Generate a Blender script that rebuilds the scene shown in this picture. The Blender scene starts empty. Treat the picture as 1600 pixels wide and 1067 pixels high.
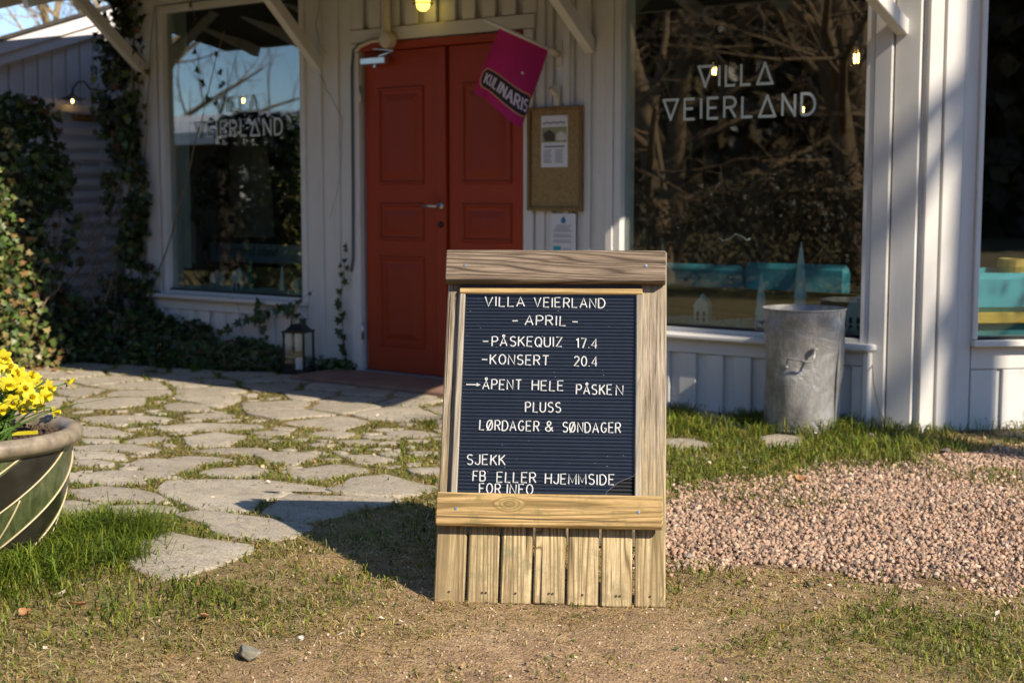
import bpy, math, random
import numpy as np
from mathutils import Vector, Matrix
R = math.radians
random.seed(4); rng = np.random.default_rng(7)
sc = bpy.context.scene
col = sc.collection

# ------------------------------------------------------------------ camera
CAM = np.array([6.361, -6.677, 1.15]); YAW = R(127.608); PITCH = R(5.871); FPX = 2222.2
_f = np.array([math.cos(YAW)*math.cos(PITCH), math.sin(YAW)*math.cos(PITCH), -math.sin(PITCH)])
_r = np.cross(_f, [0, 0, 1]); _r /= np.linalg.norm(_r); _u = np.cross(_r, _f)
cam = bpy.data.cameras.new('camera'); co = bpy.data.objects.new('camera', cam); col.objects.link(co)
co.matrix_world = Matrix(((_r[0], _u[0], -_f[0], CAM[0]), (_r[1], _u[1], -_f[1], CAM[1]), (_r[2], _u[2], -_f[2], CAM[2]), (0, 0, 0, 1)))
cam.sensor_width = 36; cam.lens = 50; cam.clip_start = .1; cam.clip_end = 3000
cam.dof.use_dof = True; cam.dof.focus_distance = 4.05; cam.dof.aperture_fstop = 4.2
sc.camera = co
# ------------------------------------------------------------------ light
SUN_AZ = R(350); SUN_EL = R(38)
w = bpy.data.worlds.new('World'); sc.world = w; w.use_nodes = True
nt = w.node_tree; nt.nodes.clear()
sky = nt.nodes.new('ShaderNodeTexSky'); sky.sky_type = 'NISHITA'; sky.sun_disc = False
sky.sun_elevation = SUN_EL; sky.sun_rotation = math.pi/2 - SUN_AZ
sky.altitude = 1500; sky.ozone_density = 3.0; sky.air_density = .9; sky.dust_density = .05
bg = nt.nodes.new('ShaderNodeBackground'); bg.inputs[1].default_value = .128
ow = nt.nodes.new('ShaderNodeOutputWorld')
nt.links.new(sky.outputs[0], bg.inputs[0]); nt.links.new(bg.outputs[0], ow.inputs[0])
sl = bpy.data.lights.new('sun', 'SUN'); sl.energy = 5.0; sl.angle = R(.53); sl.color = (1, .87, .70)
so = bpy.data.objects.new('sun', sl); col.objects.link(so)
so.rotation_euler = Vector((math.cos(SUN_AZ)*math.cos(SUN_EL), math.sin(SUN_AZ)*math.cos(SUN_EL), math.sin(SUN_EL))).to_track_quat('Z', 'Y').to_euler()
sc.view_settings.view_transform = 'Standard'; sc.view_settings.look = 'None'
sc.view_settings.exposure = 0.62; sc.view_settings.gamma = 1; sc.view_settings.use_curve_mapping = False
sc.render.engine = 'CYCLES'
sc.cycles.max_bounces = 8; sc.cycles.transparent_max_bounces = 12

# ------------------------------------------------------------------ points on real planes
def ray(px, py):
    return _f*FPX + _r*(px-800) - _u*(py-533.5)
def G(px, py, z=0):                    # on the ground
    d = ray(px, py); return CAM + d*((z-CAM[2])/d[2])
def F(px, py, y=0):                    # on a plane parallel to the facade
    d = ray(px, py); return CAM + d*((y-CAM[1])/d[1])
def S(px, py, x=-2.5):                 # on a plane parallel to the side wing wall
    d = ray(px, py); return CAM + d*((x-CAM[0])/d[0])

# ------------------------------------------------------------------ mesh helpers
class MB:
    def __init__(s): s.v = []; s.f = []; s.m = []
    def add(s, vs, fs, mi=0):
        n = len(s.v); s.v += [tuple(map(float, q)) for q in vs]; s.f += [tuple(i+n for i in f) for f in fs]; s.m += [mi]*len(fs)
        return s
    def box(s, a, b, mi=0):
        x0, y0, z0 = a; x1, y1, z1 = b
        return s.add([(x0,y0,z0),(x1,y0,z0),(x1,y1,z0),(x0,y1,z0),(x0,y0,z1),(x1,y0,z1),(x1,y1,z1),(x0,y1,z1)],
              [(0,3,2,1),(4,5,6,7),(0,1,5,4),(1,2,6,5),(2,3,7,6),(3,0,4,7)], mi)
    def beam(s, p0, p1, u, w, t, ch=.003, mi=0):   # chamfered bar, u = width direction
        p0 = Vector(p0); p1 = Vector(p1); d = (p1-p0).normalized(); u = Vector(u); u = (u-d*u.dot(d)).normalized(); n = d.cross(u)
        a, b = w/2, t/2; c = min(ch, a*.8, b*.8)
        pr = [(-a+c,-b),(a-c,-b),(a,-b+c),(a,b-c),(a-c,b),(-a+c,b),(-a,b-c),(-a,-b+c)]
        L = (p1-p0).length; e = min(c*.7, L*.3)
        rings = [(p0, .0, 1), (p0+d*e, 1, 1), (p1-d*e, 1, 1), (p1, 0, 1)]
        vs = []
        for q, full, _ in rings:
            k = 0 if full else c*.7
            for x, y in pr:
                sx = x-math.copysign(min(k, abs(x)), x); sy = y-math.copysign(min(k, abs(y)), y)
                vs.append(q+u*sx+n*sy)
        fs = [tuple(range(7, -1, -1)), tuple(range(24, 32))]
        for r_ in range(3):
            for i in range(8):
                j = (i+1) % 8; fs.append((r_*8+i, r_*8+j, r_*8+8+j, r_*8+8+i))
        return s.add(vs, fs, mi)
    def tube(s, pts, rad, n=6, cap=True, mi=0):
        pts = [Vector(p) for p in pts]; m = len(pts)
        rs = rad if hasattr(rad, '__len__') else [rad]*m
        vs = []; prev = None
        for i, p in enumerate(pts):
            t = (pts[min(i+1, m-1)]-pts[max(i-1, 0)]); t = t.normalized() if t.length > 1e-9 else Vector((0,0,1))
            a = prev if prev is not None else (Vector((0,0,1)) if abs(t.z) < .9 else Vector((1,0,0)))
            a = (a-t*a.dot(t)); a = a.normalized() if a.length > 1e-6 else t.orthogonal().normalized()
            prev = a; b = t.cross(a)
            for k in range(n):
                an = 2*math.pi*k/n; vs.append(p+(a*math.cos(an)+b*math.sin(an))*rs[i])
        fs = []
        for i in range(m-1):
            for k in range(n):
                l = (k+1) % n; fs.append((i*n+k, i*n+l, i*n+n+l, i*n+n+k))
        if cap: fs += [tuple(range(n-1, -1, -1)), tuple(range((m-1)*n, m*n))]
        return s.add(vs, fs, mi)
    def lathe(s, prof, c=(0,0,0), n=32, mi=0, twist=0, mif=None, axis='z', scl=(1,1)):
        vs = []; m = len(prof)
        for i, (r_, z) in enumerate(prof):
            for k in range(n):
                an = 2*math.pi*(k/n)+twist*i
                x, y = r_*math.cos(an)*scl[0], r_*math.sin(an)*scl[1]
                if axis == 'z': vs.append((c[0]+x, c[1]+y, c[2]+z))
                elif axis == 'y': vs.append((c[0]+x, c[1]+z, c[2]+y))
                else: vs.append((c[0]+z, c[1]+x, c[2]+y))
        base = len(s.v); s.v += vs
        for i in range(m-1):
            for k in range(n):
                l = (k+1) % n
                q = (i*n+k, i*n+l, i*n+n+l, i*n+n+k)
                if axis == 'y': q = q[::-1]
                s.f.append(tuple(base+j for j in q)); s.m.append(mif(i, k) if mif else mi)
        return s
    def prism(s, poly, y0, y1, ax='y', mi=0):      # polygon extruded along an axis
        def P(a, b, t): return {'y': (a, t, b), 'z': (a, b, t), 'x': (t, a, b)}[ax]
        n = len(poly); vs = [P(a, b, y0) for a, b in poly]+[P(a, b, y1) for a, b in poly]
        fs = [tuple(range(n)), tuple(range(2*n-1, n-1, -1))]+[(i, i+n, (i+1) % n+n, (i+1) % n) for i in range(n)]
        return s.add(vs, fs, mi)
    def build(s, name, mat, parent=None, local=False, smooth=False):
        me = bpy.data.meshes.new(name)
        off = np.array(parent['_o']) if (parent is not None and not local and '_o' in parent) else np.zeros(3)
        v = np.array(s.v, dtype=float)-off
        me.from_pydata(v.tolist(), [], s.f)
        mats = mat if isinstance(mat, (list, tuple)) else [mat]
        for m in mats: me.materials.append(m)
        if len(mats) > 1: me.polygons.foreach_set('material_index', s.m)
        if smooth: me.polygons.foreach_set('use_smooth', [True]*len(me.polygons))
        me.validate(); me.update()
        if smooth == 'auto': 
            me.set_sharp_from_angle(angle=R(40))
        o = bpy.data.objects.new(name, me); col.objects.link(o); o.parent = parent
        if parent is not None and not local: o['_o'] = [float(q) for q in off]
        return o
def tag(o, label=None, cat=None, group=None, kind=None):
    if label: o['label'] = label
    if cat: o['category'] = cat
    if group: o['group'] = group
    if kind: o['kind'] = kind
    return o
def thing(name, label, cat, loc=(0,0,0), rz=0, group=None):
    o = bpy.data.objects.new(name, None); col.objects.link(o); o.empty_display_size = .1
    o.location = [float(q) for q in loc]; o.rotation_euler = (0, 0, rz); o['_o'] = [float(q) for q in loc]
    return tag(o, label, cat, group)
def copy_tree(o, parent=None):
    c = o.copy(); col.objects.link(c); c.parent = parent
    for ch in list(o.children): copy_tree(ch, c)
    return c
def raw(name, verts, faces_flat, nper, mat, parent=None, cols=None, smooth=False, kind='stuff'):   # fast numpy mesh
    me = bpy.data.meshes.new(name); nv = len(verts); nf = len(faces_flat)//nper
    me.vertices.add(nv); me.vertices.foreach_set('co', np.asarray(verts, np.float32).ravel())
    me.loops.add(nf*nper); me.loops.foreach_set('vertex_index', np.asarray(faces_flat, np.int32).ravel())
    me.polygons.add(nf); me.polygons.foreach_set('loop_start', np.arange(0, nf*nper, nper, dtype=np.int32))
    if smooth: me.polygons.foreach_set('use_smooth', np.ones(nf, bool))
    if cols is not None:
        a = me.color_attributes.new('tint', 'FLOAT_COLOR', 'POINT')
        a.data.foreach_set('color', np.concatenate([cols, np.ones((nv, 1))], 1).astype(np.float32).ravel())
    me.materials.append(mat); me.update(calc_edges=True)
    o = bpy.data.objects.new(name, me); col.objects.link(o); o.parent = parent
    if kind: o['kind'] = kind
    return o
def inst_mesh(bv, bf, pos, rot, scl):       # base verts, tri faces, positions, 3x3 rotations, scales(N,3)
    n = len(pos); V = bv[None]*scl[:, None, :]
    V = np.einsum('nij,nkj->nki', rot, V)+pos[:, None]
    Fc = bf[None]+(np.arange(n)*len(bv))[:, None, None]
    return V.reshape(-1, 3), Fc.reshape(-1)
def rand_rot(n):
    q = rng.normal(size=(n, 4)); q /= np.linalg.norm(q, axis=1)[:, None]; a, b, c, d = q.T
    return np.stack([1-2*(c*c+d*d), 2*(b*c-a*d), 2*(b*d+a*c), 2*(b*c+a*d), 1-2*(b*b+d*d), 2*(c*d-a*b), 2*(b*d-a*c), 2*(c*d+a*b), 1-2*(b*b+c*c)], 1).reshape(n, 3, 3)
_tab = rng.random((256, 256))
def vnoise(x, y, f=1.0, o=0):
    x = np.asarray(x)*f+o*17.3+500; y = np.asarray(y)*f+o*7.7+500
    xi = np.floor(x).astype(int); yi = np.floor(y).astype(int); u = x-xi; v = y-yi; u = u*u*(3-2*u); v = v*v*(3-2*v)
    t = lambda a, b: _tab[a % 256, b % 256]
    return (t(xi, yi)*(1-u)+t(xi+1, yi)*u)*(1-v)+(t(xi, yi+1)*(1-u)+t(xi+1, yi+1)*u)*v
def fbm(x, y, f=1.0, o=0): return .55*vnoise(x, y, f, o)+.3*vnoise(x, y, f*2.1, o+3)+.15*vnoise(x, y, f*4.3, o+5)
def in_poly(px, py, poly):
    poly = np.asarray(poly); ins = np.zeros(px.shape, bool); j = len(poly)-1
    for i in range(len(poly)):
        xi, yi = poly[i]; xj, yj = poly[j]
        c = ((yi > py) != (yj > py)) & (px < (xj-xi)*(py-yi)/(yj-yi+1e-12)+xi); ins ^= c; j = i
    return ins

# ------------------------------------------------------------------ materials
def newmat(name):
    m = bpy.data.materials.new(name); m.use_nodes = True; t = m.node_tree; b = t.nodes['Principled BSDF']; return m, t, b
def N(t, typ, **k):
    n = t.nodes.new(typ)
    for a, v in k.items(): setattr(n, a, v)
    return n
def ramp(t, inp, stops):
    r_ = N(t, 'ShaderNodeValToRGB'); e = r_.color_ramp.elements
    while len(e) < len(stops): e.new(.5)
    for i, (p, c) in enumerate(stops):
        e[i].position = p; e[i].color = (*c, 1) if len(c) == 3 else c
    t.links.new(inp, r_.inputs[0]); return r_.outputs[0]
def mixc(t, fac, a, b, mode='MIX'):
    m = N(t, 'ShaderNodeMix', data_type='RGBA', blend_type=mode)
    for i, v in ((0, fac), (6, a), (7, b)):
        if isinstance(v, (int, float)): m.inputs[i].default_value = v
        elif isinstance(v, tuple): m.inputs[i].default_value = (*v, 1)
        else: t.links.new(v, m.inputs[i])
    return m.outputs[2]
def noise(t, vec, scale, detail=4, rough=.6, dist=0):
    n = N(t, 'ShaderNodeTexNoise'); n.inputs['Scale'].default_value = scale; n.inputs['Detail'].default_value = detail
    n.inputs['Roughness'].default_value = rough; n.inputs['Distortion'].default_value = dist
    if vec is not None: t.links.new(vec, n.inputs['Vector'])
    return n.outputs['Fac']
def mapping(t, vec, scale=(1,1,1), loc=None):
    m = N(t, 'ShaderNodeMapping'); m.inputs['Scale'].default_value = scale
    t.links.new(vec, m.inputs['Vector'])
    if loc is not None: t.links.new(loc, m.inputs['Location'])
    return m.outputs[0]
def randvec(t, k=37.0):
    oi = N(t, 'ShaderNodeObjectInfo'); c = N(t, 'ShaderNodeMath', operation='MULTIPLY'); c.inputs[1].default_value = k
    t.links.new(oi.outputs['Random'], c.inputs[0]); x = N(t, 'ShaderNodeCombineXYZ')
    for i in range(3): t.links.new(c.outputs[0], x.inputs[i])
    return x.outputs[0], oi.outputs['Random']
def bump(t, b, h, strength=.3, dist=.003):
    n = N(t, 'ShaderNodeBump'); n.inputs['Strength'].default_value = strength; n.inputs['Distance'].default_value = dist
    t.links.new(h, n.inputs['Height']); t.links.new(n.outputs[0], b.inputs['Normal'])
def plain(name, c, rough=.5, metal=0, var=.15, sc_=6, bmp=.1, coat=0, emit=None, es=0):
    m, t, b = newmat(name); tc = N(t, 'ShaderNodeTexCoord').outputs['Object']
    f = noise(t, tc, sc_, 5)
    d = tuple(x*(1-var) for x in c); l = tuple(min(1, x*(1+var)) for x in c)
    t.links.new(ramp(t, f, [(.3, d), (.7, l)]), b.inputs['Base Color'])
    b.inputs['Roughness'].default_value = rough; b.inputs['Metallic'].default_value = metal; b.inputs['Coat Weight'].default_value = coat
    if bmp: bump(t, b, noise(t, tc, sc_*12, 4), bmp, .002)
    if emit: b.inputs['Emission Color'].default_value = (*emit, 1); b.inputs['Emission Strength'].default_value = es
    return m
def painted_wood(name, c, grime=(.42,.38,.30), axis='z', rough=.55, amount=1.0):
    m, t, b = newmat(name); tc = N(t, 'ShaderNodeTexCoord').outputs['Object']; rv, rr = randvec(t)
    s = {'z': (30, 30, 1.2), 'x': (1.2, 30, 30), 'y': (30, 1.2, 30)}[axis]
    g = noise(t, mapping(t, tc, s, rv), 4, 5, .65, .4)
    big = noise(t, mapping(t, tc, (1,1,1), rv), 3.5, 5, .7)
    spots = noise(t, mapping(t, tc, (1,1,1), rv), 45, 3, .5)
    base = mixc(t, ramp(t, rr, [(0, (0,)*3), (1, (.35,)*3)]), c, tuple(x*.82 for x in c))
    c1 = mixc(t, ramp(t, big, [(.42, (0,)*3), (.75, (.45*amount,)*3)]), base, tuple(a*b_ for a, b_ in zip(c, (.80,.77,.70))))
    c2 = mixc(t, ramp(t, g, [(.62, (0,)*3), (.78, (.4*amount,)*3)]), c1, tuple(a*b_ for a, b_ in zip(c, (.72,.68,.6))))
    c3 = mixc(t, ramp(t, spots, [(.74, (0,)*3), (.78, (.8*amount,)*3)]), c2, grime)
    t.links.new(c3, b.inputs['Base Color']); b.inputs['Roughness'].default_value = rough
    bump(t, b, g, .25, .003); return m
def grain_wood(name, light, mid, dark, axis='x', rings=120, green=None, crack=.6, stretch=.06, rough=.8, blot=.5, grey=False):
    """timber: growth rings cut nearly along the pith, knots, checks and blotches"""
    m, t, b = newmat(name); tc = N(t, 'ShaderNodeTexCoord').outputs['Object']; rv, rr = randvec(t, 53)
    perm = {'x': (stretch, 1, 1), 'z': (1, 1, stretch), 'y': (1, stretch, 1)}[axis]
    p = mapping(t, tc, perm, rv)
    warp = N(t, 'ShaderNodeTexNoise'); warp.inputs['Scale'].default_value = 9; warp.inputs['Detail'].default_value = 2; t.links.new(p, warp.inputs['Vector'])
    kn = N(t, 'ShaderNodeTexVoronoi'); kn.inputs['Scale'].default_value = 5.0
    t.links.new(mapping(t, tc, {'x': (.6,1,1), 'z': (1,1,.6), 'y': (1,.6,1)}[axis], rv), kn.inputs['Vector'])
    kd = N(t, 'ShaderNodeMapRange'); kd.inputs[1].default_value = 0; kd.inputs[2].default_value = .17; kd.inputs[3].default_value = 1; kd.inputs[4].default_value = 0
    kd.interpolation_type = 'SMOOTHERSTEP'; t.links.new(kn.outputs['Distance'], kd.inputs[0])
    w1 = N(t, 'ShaderNodeMath', operation='MULTIPLY'); w1.inputs[1].default_value = .62; t.links.new(warp.outputs['Fac'], w1.inputs[0])
    a1 = N(t, 'ShaderNodeMath', operation='MULTIPLY_ADD'); a1.inputs[1].default_value = .10; t.links.new(kd.outputs[0], a1.inputs[0]); t.links.new(w1.outputs[0], a1.inputs[2])
    sep = N(t, 'ShaderNodeSeparateXYZ'); t.links.new(tc, sep.inputs[0])
    ad = N(t, 'ShaderNodeMath', operation='MULTIPLY_ADD'); ad.inputs[1].default_value = 2.2
    t.links.new(sep.outputs[{'x': 2, 'z': 0, 'y': 0}[axis]], ad.inputs[0]); t.links.new(a1.outputs[0], ad.inputs[2])
    mu = N(t, 'ShaderNodeMath', operation='MULTIPLY'); mu.inputs[1].default_value = rings; t.links.new(ad.outputs[0], mu.inputs[0])
    si = N(t, 'ShaderNodeMath', operation='SINE'); t.links.new(mu.outputs[0], si.inputs[0])
    half = N(t, 'ShaderNodeMath', operation='MULTIPLY_ADD'); half.inputs[1].default_value = .5; half.inputs[2].default_value = .5; t.links.new(si.outputs[0], half.inputs[0])
    fib = noise(t, mapping(t, tc, {'x': (6, 160, 160), 'z': (160, 160, 6), 'y': (160, 6, 160)}[axis], rv), 1, 5, .7)
    c0 = ramp(t, half.outputs[0], [(0, dark), (.16, mid), (.75, light)])
    c1 = mixc(t, ramp(t, fib, [(.36, (.85,)*3), (.58, (0,)*3)]), c0, tuple(x*.42 for x in mid))
    bl = noise(t, mapping(t, tc, {'x': (1.2, 4, 4), 'z': (4, 4, 1.2), 'y': (4, 1.2, 4)}[axis], rv), 2.5, 5, .7)
    c2 = mixc(t, ramp(t, bl, [(.45, (0,)*3), (.7, (blot,)*3)]), c1, tuple(x*.62 for x in mid))
    if green:
        gn = noise(t, mapping(t, tc, (1,1,1), rv), 9, 5, .75)
        c2 = mixc(t, ramp(t, gn, [(.50, (0,)*3), (.66, (.8,)*3)]), c2, green)
    c2 = mixc(t, ramp(t, rr, [(0, (.0,)*3), (.5, (.12,)*3), (1, (.42,)*3)]), c2, tuple(x*.6 for x in mid))
    st = noise(t, mapping(t, tc, {'x': (.8, 22, 22), 'z': (22, 22, .8), 'y': (22, .8, 22)}[axis], rv), 1.6, 5, .75)
    c2 = mixc(t, ramp(t, st, [(.53, (0,)*3), (.66, (.75,)*3)]), c2, tuple(x*.85 for x in dark))
    ck = noise(t, mapping(t, tc, {'x': (1.0, 70, 70), 'z': (70, 70, 1.0), 'y': (70, 1, 70)}[axis], rv), 1.3, 2, .5)
    if grey:
        gz_ = N(t, 'ShaderNodeMapRange'); gz_.inputs[1].default_value = -.34; gz_.inputs[2].default_value = .05; t.links.new(sep.outputs[2], gz_.inputs[0])
        gm_ = N(t, 'ShaderNodeMath', operation='MULTIPLY'); t.links.new(gz_.outputs[0], gm_.inputs[0]); t.links.new(ramp(t, bl, [(.25, (1,)*3), (.8, (.65,)*3)]), gm_.inputs[1])
        gg_ = ramp(t, fib, [(.34, (.075,.058,.04)), (.46, (.23,.19,.145)), (.58, (.36,.31,.245)), (.72, (.50,.44,.36))]); c2 = mixc(t, gm_.outputs[0], c2, gg_)
        dz_ = N(t, 'ShaderNodeMapRange'); dz_.inputs[1].default_value = -.36; dz_.inputs[2].default_value = -.515; t.links.new(sep.outputs[2], dz_.inputs[0])
        dm_ = N(t, 'ShaderNodeMath', operation='MULTIPLY'); t.links.new(dz_.outputs[0], dm_.inputs[0]); t.links.new(ramp(t, noise(t, mapping(t, tc, (1,1,1), rv), 30, 5, .8), [(.42, (0,)*3), (.62, (.6,)*3)]), dm_.inputs[1]); c2 = mixc(t, dm_.outputs[0], c2, (.20,.14,.075))
    c3 = mixc(t, ramp(t, ck, [(.675, (0,)*3), (.70, (crack,)*3)]), c2, (.03,.022,.015))
    kk = mixc(t, ramp(t, kn.outputs['Distance'], [(.02, (.8,)*3), (.075, (0,)*3)]), c3, (.07,.045,.025))
    t.links.new(kk, b.inputs['Base Color']); b.inputs['Roughness'].default_value = rough; b.inputs['Specular IOR Level'].default_value = .25
    hh = N(t, 'ShaderNodeMath', operation='SUBTRACT'); t.links.new(fib, hh.inputs[0]); t.links.new(ramp(t, ck, [(.67, (0,)*3), (.70, (1,)*3)]), hh.inputs[1])
    h2 = N(t, 'ShaderNodeMath', operation='MULTIPLY_ADD'); h2.inputs[1].default_value = .35; t.links.new(half.outputs[0], h2.inputs[0]); t.links.new(hh.outputs[0], h2.inputs[2])
    bump(t, b, h2.outputs[0], .6, .0022); return m
def leafmat(name, stops, trans=.3, rough=.45, attr=None):
    m, t, b = newmat(name); tc = N(t, 'ShaderNodeTexCoord').outputs['Object']
    if attr:
        a = N(t, 'ShaderNodeAttribute', attribute_name='tint'); c = a.outputs['Color']
        c = mixc(t, ramp(t, noise(t, tc, 60, 2), [(.3, (0,)*3), (.7, (.35,)*3)]), c, (.30,.26,.10)) if attr == 'n' else c
    else: c = ramp(t, noise(t, tc, 14, 3, .6), stops)
    t.links.new(c, b.inputs['Base Color']); b.inputs['Roughness'].default_value = rough; b.inputs['Specular IOR Level'].default_value = .35
    tr = N(t, 'ShaderNodeBsdfTranslucent'); t.links.new(c, tr.inputs[0]); mx = N(t, 'ShaderNodeMixShader'); mx.inputs[0].default_value = trans
    o = [n for n in t.nodes if n.type == 'OUTPUT_MATERIAL'][0]
    t.links.new(b.outputs[0], mx.inputs[1]); t.links.new(tr.outputs[0], mx.inputs[2]); t.links.new(mx.outputs[0], o.inputs[0]); return m
def glassmat(name, tint=(.86,.92,.9), refl=.2):
    m = bpy.data.materials.new(name); m.use_nodes = True; t = m.node_tree; t.nodes.clear()
    tr = N(t, 'ShaderNodeBsdfTransparent'); tr.inputs[0].default_value = (*tint, 1)
    gl = N(t, 'ShaderNodeBsdfGlossy'); gl.inputs['Roughness'].default_value = 0.0; gl.inputs[0].default_value = (.95,.98,1,1)
    fr = N(t, 'ShaderNodeLayerWeight'); fr.inputs[0].default_value = .5; pw_ = N(t, 'ShaderNodeMath', operation='POWER'); pw_.inputs[1].default_value = 2.6; t.links.new(fr.outputs['Facing'], pw_.inputs[0])
    mr = N(t, 'ShaderNodeMapRange'); mr.inputs[3].default_value = refl; mr.inputs[4].default_value = 1; t.links.new(pw_.outputs[0], mr.inputs[0])
    mx = N(t, 'ShaderNodeMixShader'); o = N(t, 'ShaderNodeOutputMaterial')
    t.links.new(mr.outputs[0], mx.inputs[0]); t.links.new(tr.outputs[0], mx.inputs[1]); t.links.new(gl.outputs[0], mx.inputs[2]); t.links.new(mx.outputs[0], o.inputs[0])
    return m
def emis(name, c, s):
    m = bpy.data.materials.new(name); m.use_nodes = True; t = m.node_tree; t.nodes.clear()
    e = N(t, 'ShaderNodeEmission'); e.inputs[0].default_value = (*c, 1); e.inputs[1].default_value = s; o = N(t, 'ShaderNodeOutputMaterial'); t.links.new(e.outputs[0], o.inputs[0]); return m

WHITE = painted_wood('white_paint', (.70,.69,.66))
WHITEX = painted_wood('white_paint_horizontal', (.70,.69,.66), axis='x')
WHITEY = painted_wood('white_paint_rake', (.66,.63,.60), axis='y')
WINGW = painted_wood('wing_paint_light_added', (.88,.86,.88), amount=.3); WINGY = painted_wood('wing_rake_paint_light_added', (.84,.81,.84), axis='y')  # white raised in colour to stand in for light missing on the wing
RED = painted_wood('red_door_paint', (.35,.036,.004), grime=(.30,.16,.12), rough=.6, amount=.55)
REDP = painted_wood('red_panel_paint', (.31,.030,.0035), grime=(.45,.3,.25), rough=.6, amount=.6)
GREYWOOD = grain_wood('weathered_grey_wood', (.29,.225,.165), (.20,.15,.108), (.05,.036,.024), 'x', 230, None, .9, .05)
CROSSWOOD = grain_wood('mossy_yellow_wood', (.62,.43,.20), (.44,.30,.12), (.15,.095,.04), 'x', 190, (.15,.155,.05), .7, .05)
PLANKWOOD = grain_wood('weathered_plank_wood', (.66,.53,.31), (.46,.35,.18), (.13,.09,.045), 'z', 150, (.20,.185,.10), .95, .05, blot=.7, grey=True)
FRAMEWOOD = grain_wood('pale_frame_wood', (.52,.46,.36), (.42,.37,.29), (.25,.22,.17), 'z', 150, None, .3, .05)
FRAMEWOODX = grain_wood('honey_frame_wood', (.58,.42,.20), (.48,.33,.14), (.30,.19,.08), 'x', 150, None, .3, .05)
LEDGE = grain_wood('brown_ledge_wood', (.34,.22,.08), (.25,.155,.05), (.12,.07,.025), 'x', 60, None, .3, .05)
CORKFR = grain_wood('cork_frame_wood', (.36,.23,.10), (.30,.185,.075), (.19,.11,.04), 'z', 130, None, .2, .05)
DARKWOOD = grain_wood('dark_outbuilding_wood', (.06,.045,.03), (.045,.033,.022), (.02,.015,.01), 'z', 60)
def metalmat():
    m, t, b = newmat('galvanised_steel'); tc = N(t, 'ShaderNodeTexCoord').outputs['Object']; n1 = noise(t, tc, 5, 5, .7, .8); n2 = noise(t, mapping(t, tc, (1, 1, .35)), 30, 5, .8)
    c = ramp(t, n1, [(.3, (.20,.205,.20)), (.5, (.38,.385,.38)), (.7, (.52,.52,.51))]); c = mixc(t, ramp(t, n2, [(.45, (.45,)*3), (.6, (0,)*3)]), c, (.16,.15,.14))
    t.links.new(c, b.inputs['Base Color']); b.inputs['Metallic'].default_value = .55; t.links.new(ramp(t, n2, [(.3, (.62,)*3), (.7, (.42,)*3)]), b.inputs['Roughness']); bump(t, b, n1, .5, .02); return m
METAL = metalmat()
BLACK = plain('black_metal', (.018,.018,.02), .4, .3, .2)
CHROME = plain('satin_steel', (.62,.62,.6), .28, .95, .08)
PLASTIC = plain('white_letter_plastic', (.82,.81,.77), .4, 0, .05, 40, 0)
DECAL = plain('pale_window_vinyl', (.62,.70,.68), .6, 0, .06, 20, 0)
PAPER = plain('white_paper', (.72,.72,.74), .8, 0, .04, 8, 0)
INK = plain('grey_print', (.22,.22,.25), .8, 0, .1, 30, 0)
CREAMPIPE = plain('cream_pipe', (.62,.56,.44), .45, 0, .1)
ROOFING = plain('dark_roofing', (.05,.047,.042), .9, 0, .3, 10, .4)
CERAMIC = plain('white_ceramic', (.62,.68,.66), .3, 0, .06, 10, 0)
MINT = plain('pale_mint_glass', (.42,.60,.58), .2, 0, .1, 10, 0, coat=.4)
GREENGLASS = plain('green_glass', (.02,.24,.14), .2, 0, .15, 10, 0, coat=.5)
TEAL = plain('teal_upholstery', (.05,.36,.44), .65, 0, .12, 12, .3)
TEALB = plain('teal_upholstery_light_added', (.08,.38,.50), .55, 0, .12, 12, .3)  # teal brightened in colour in place of sunlight on the benches
TEALD = plain('dark_teal_upholstery', (.05,.22,.25), .65, 0, .12, 12, .3)
YELLOWWOOD = plain('yellow_wood_rail', (.62,.36,.07), .5, 0, .15, 8, .1)
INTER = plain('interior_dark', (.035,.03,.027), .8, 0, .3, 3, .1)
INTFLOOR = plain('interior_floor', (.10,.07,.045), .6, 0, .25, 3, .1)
PALEBLUE = plain('pale_blue_sign', (.30,.42,.48), .5, 0, .05)
GLASS = glassmat('window_glass', (.84,.90,.88), .085)
THING = glassmat('thin_glass', (.96,.98,.97), .03)
PERSPEX = glassmat('cover_glass', (.94,.95,.96), .022)
FIL = emis('filament_glow', (1,.50,.10), 30)
LAMPGL = emis('lamp_glow', (1,.72,.12), 2.0)
MAGENTA = plain('magenta_cloth', (.42,.004,.13), .75, 0, .12, 5, .15)
NAVY = plain('navy_print', (.018,.010,.03), .7, 0, .1)
PEACH = plain('peach_outline', (.65,.30,.16), .7, 0, .1)
LILAC = plain('pale_lettering', (.66,.60,.78), .7, 0, .05)
BARK = plain('bark', (.13,.10,.075), .9, 0, .4, 9, .6)
BARKM = plain('brown_bark', (.26,.17,.09), .9, 0, .3, 9, .6)
BARKP = plain('pale_bark', (.36,.27,.15), .9, 0, .3, 9, .6)
VINE = plain('vine_stem', (.20,.14,.09), .9, 0, .3, 20, .5)
IVY = leafmat('ivy_leaf', [(.3, (.020,.042,.010)), (.55, (.045,.075,.018)), (.75, (.085,.10,.03))], .15, .38, 'a')
EVERG = leafmat('evergreen_leaf', [(.3, (.025,.04,.01)), (.55, (.07,.085,.025)), (.8, (.16,.15,.05))], .2, .4)
BROWNLEAF = leafmat('brown_beech_leaf', [(.3, (.14,.05,.02)), (.55, (.20,.09,.03)), (.8, (.10,.10,.04))], .3, .45)
GRASS = leafmat('grass_blade', [], .35, .5, 'a')
DEADLEAF = leafmat('dead_leaf', [(.3, (.30,.10,.04)), (.55, (.42,.22,.10)), (.8, (.50,.36,.20))], .25, .7)
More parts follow.
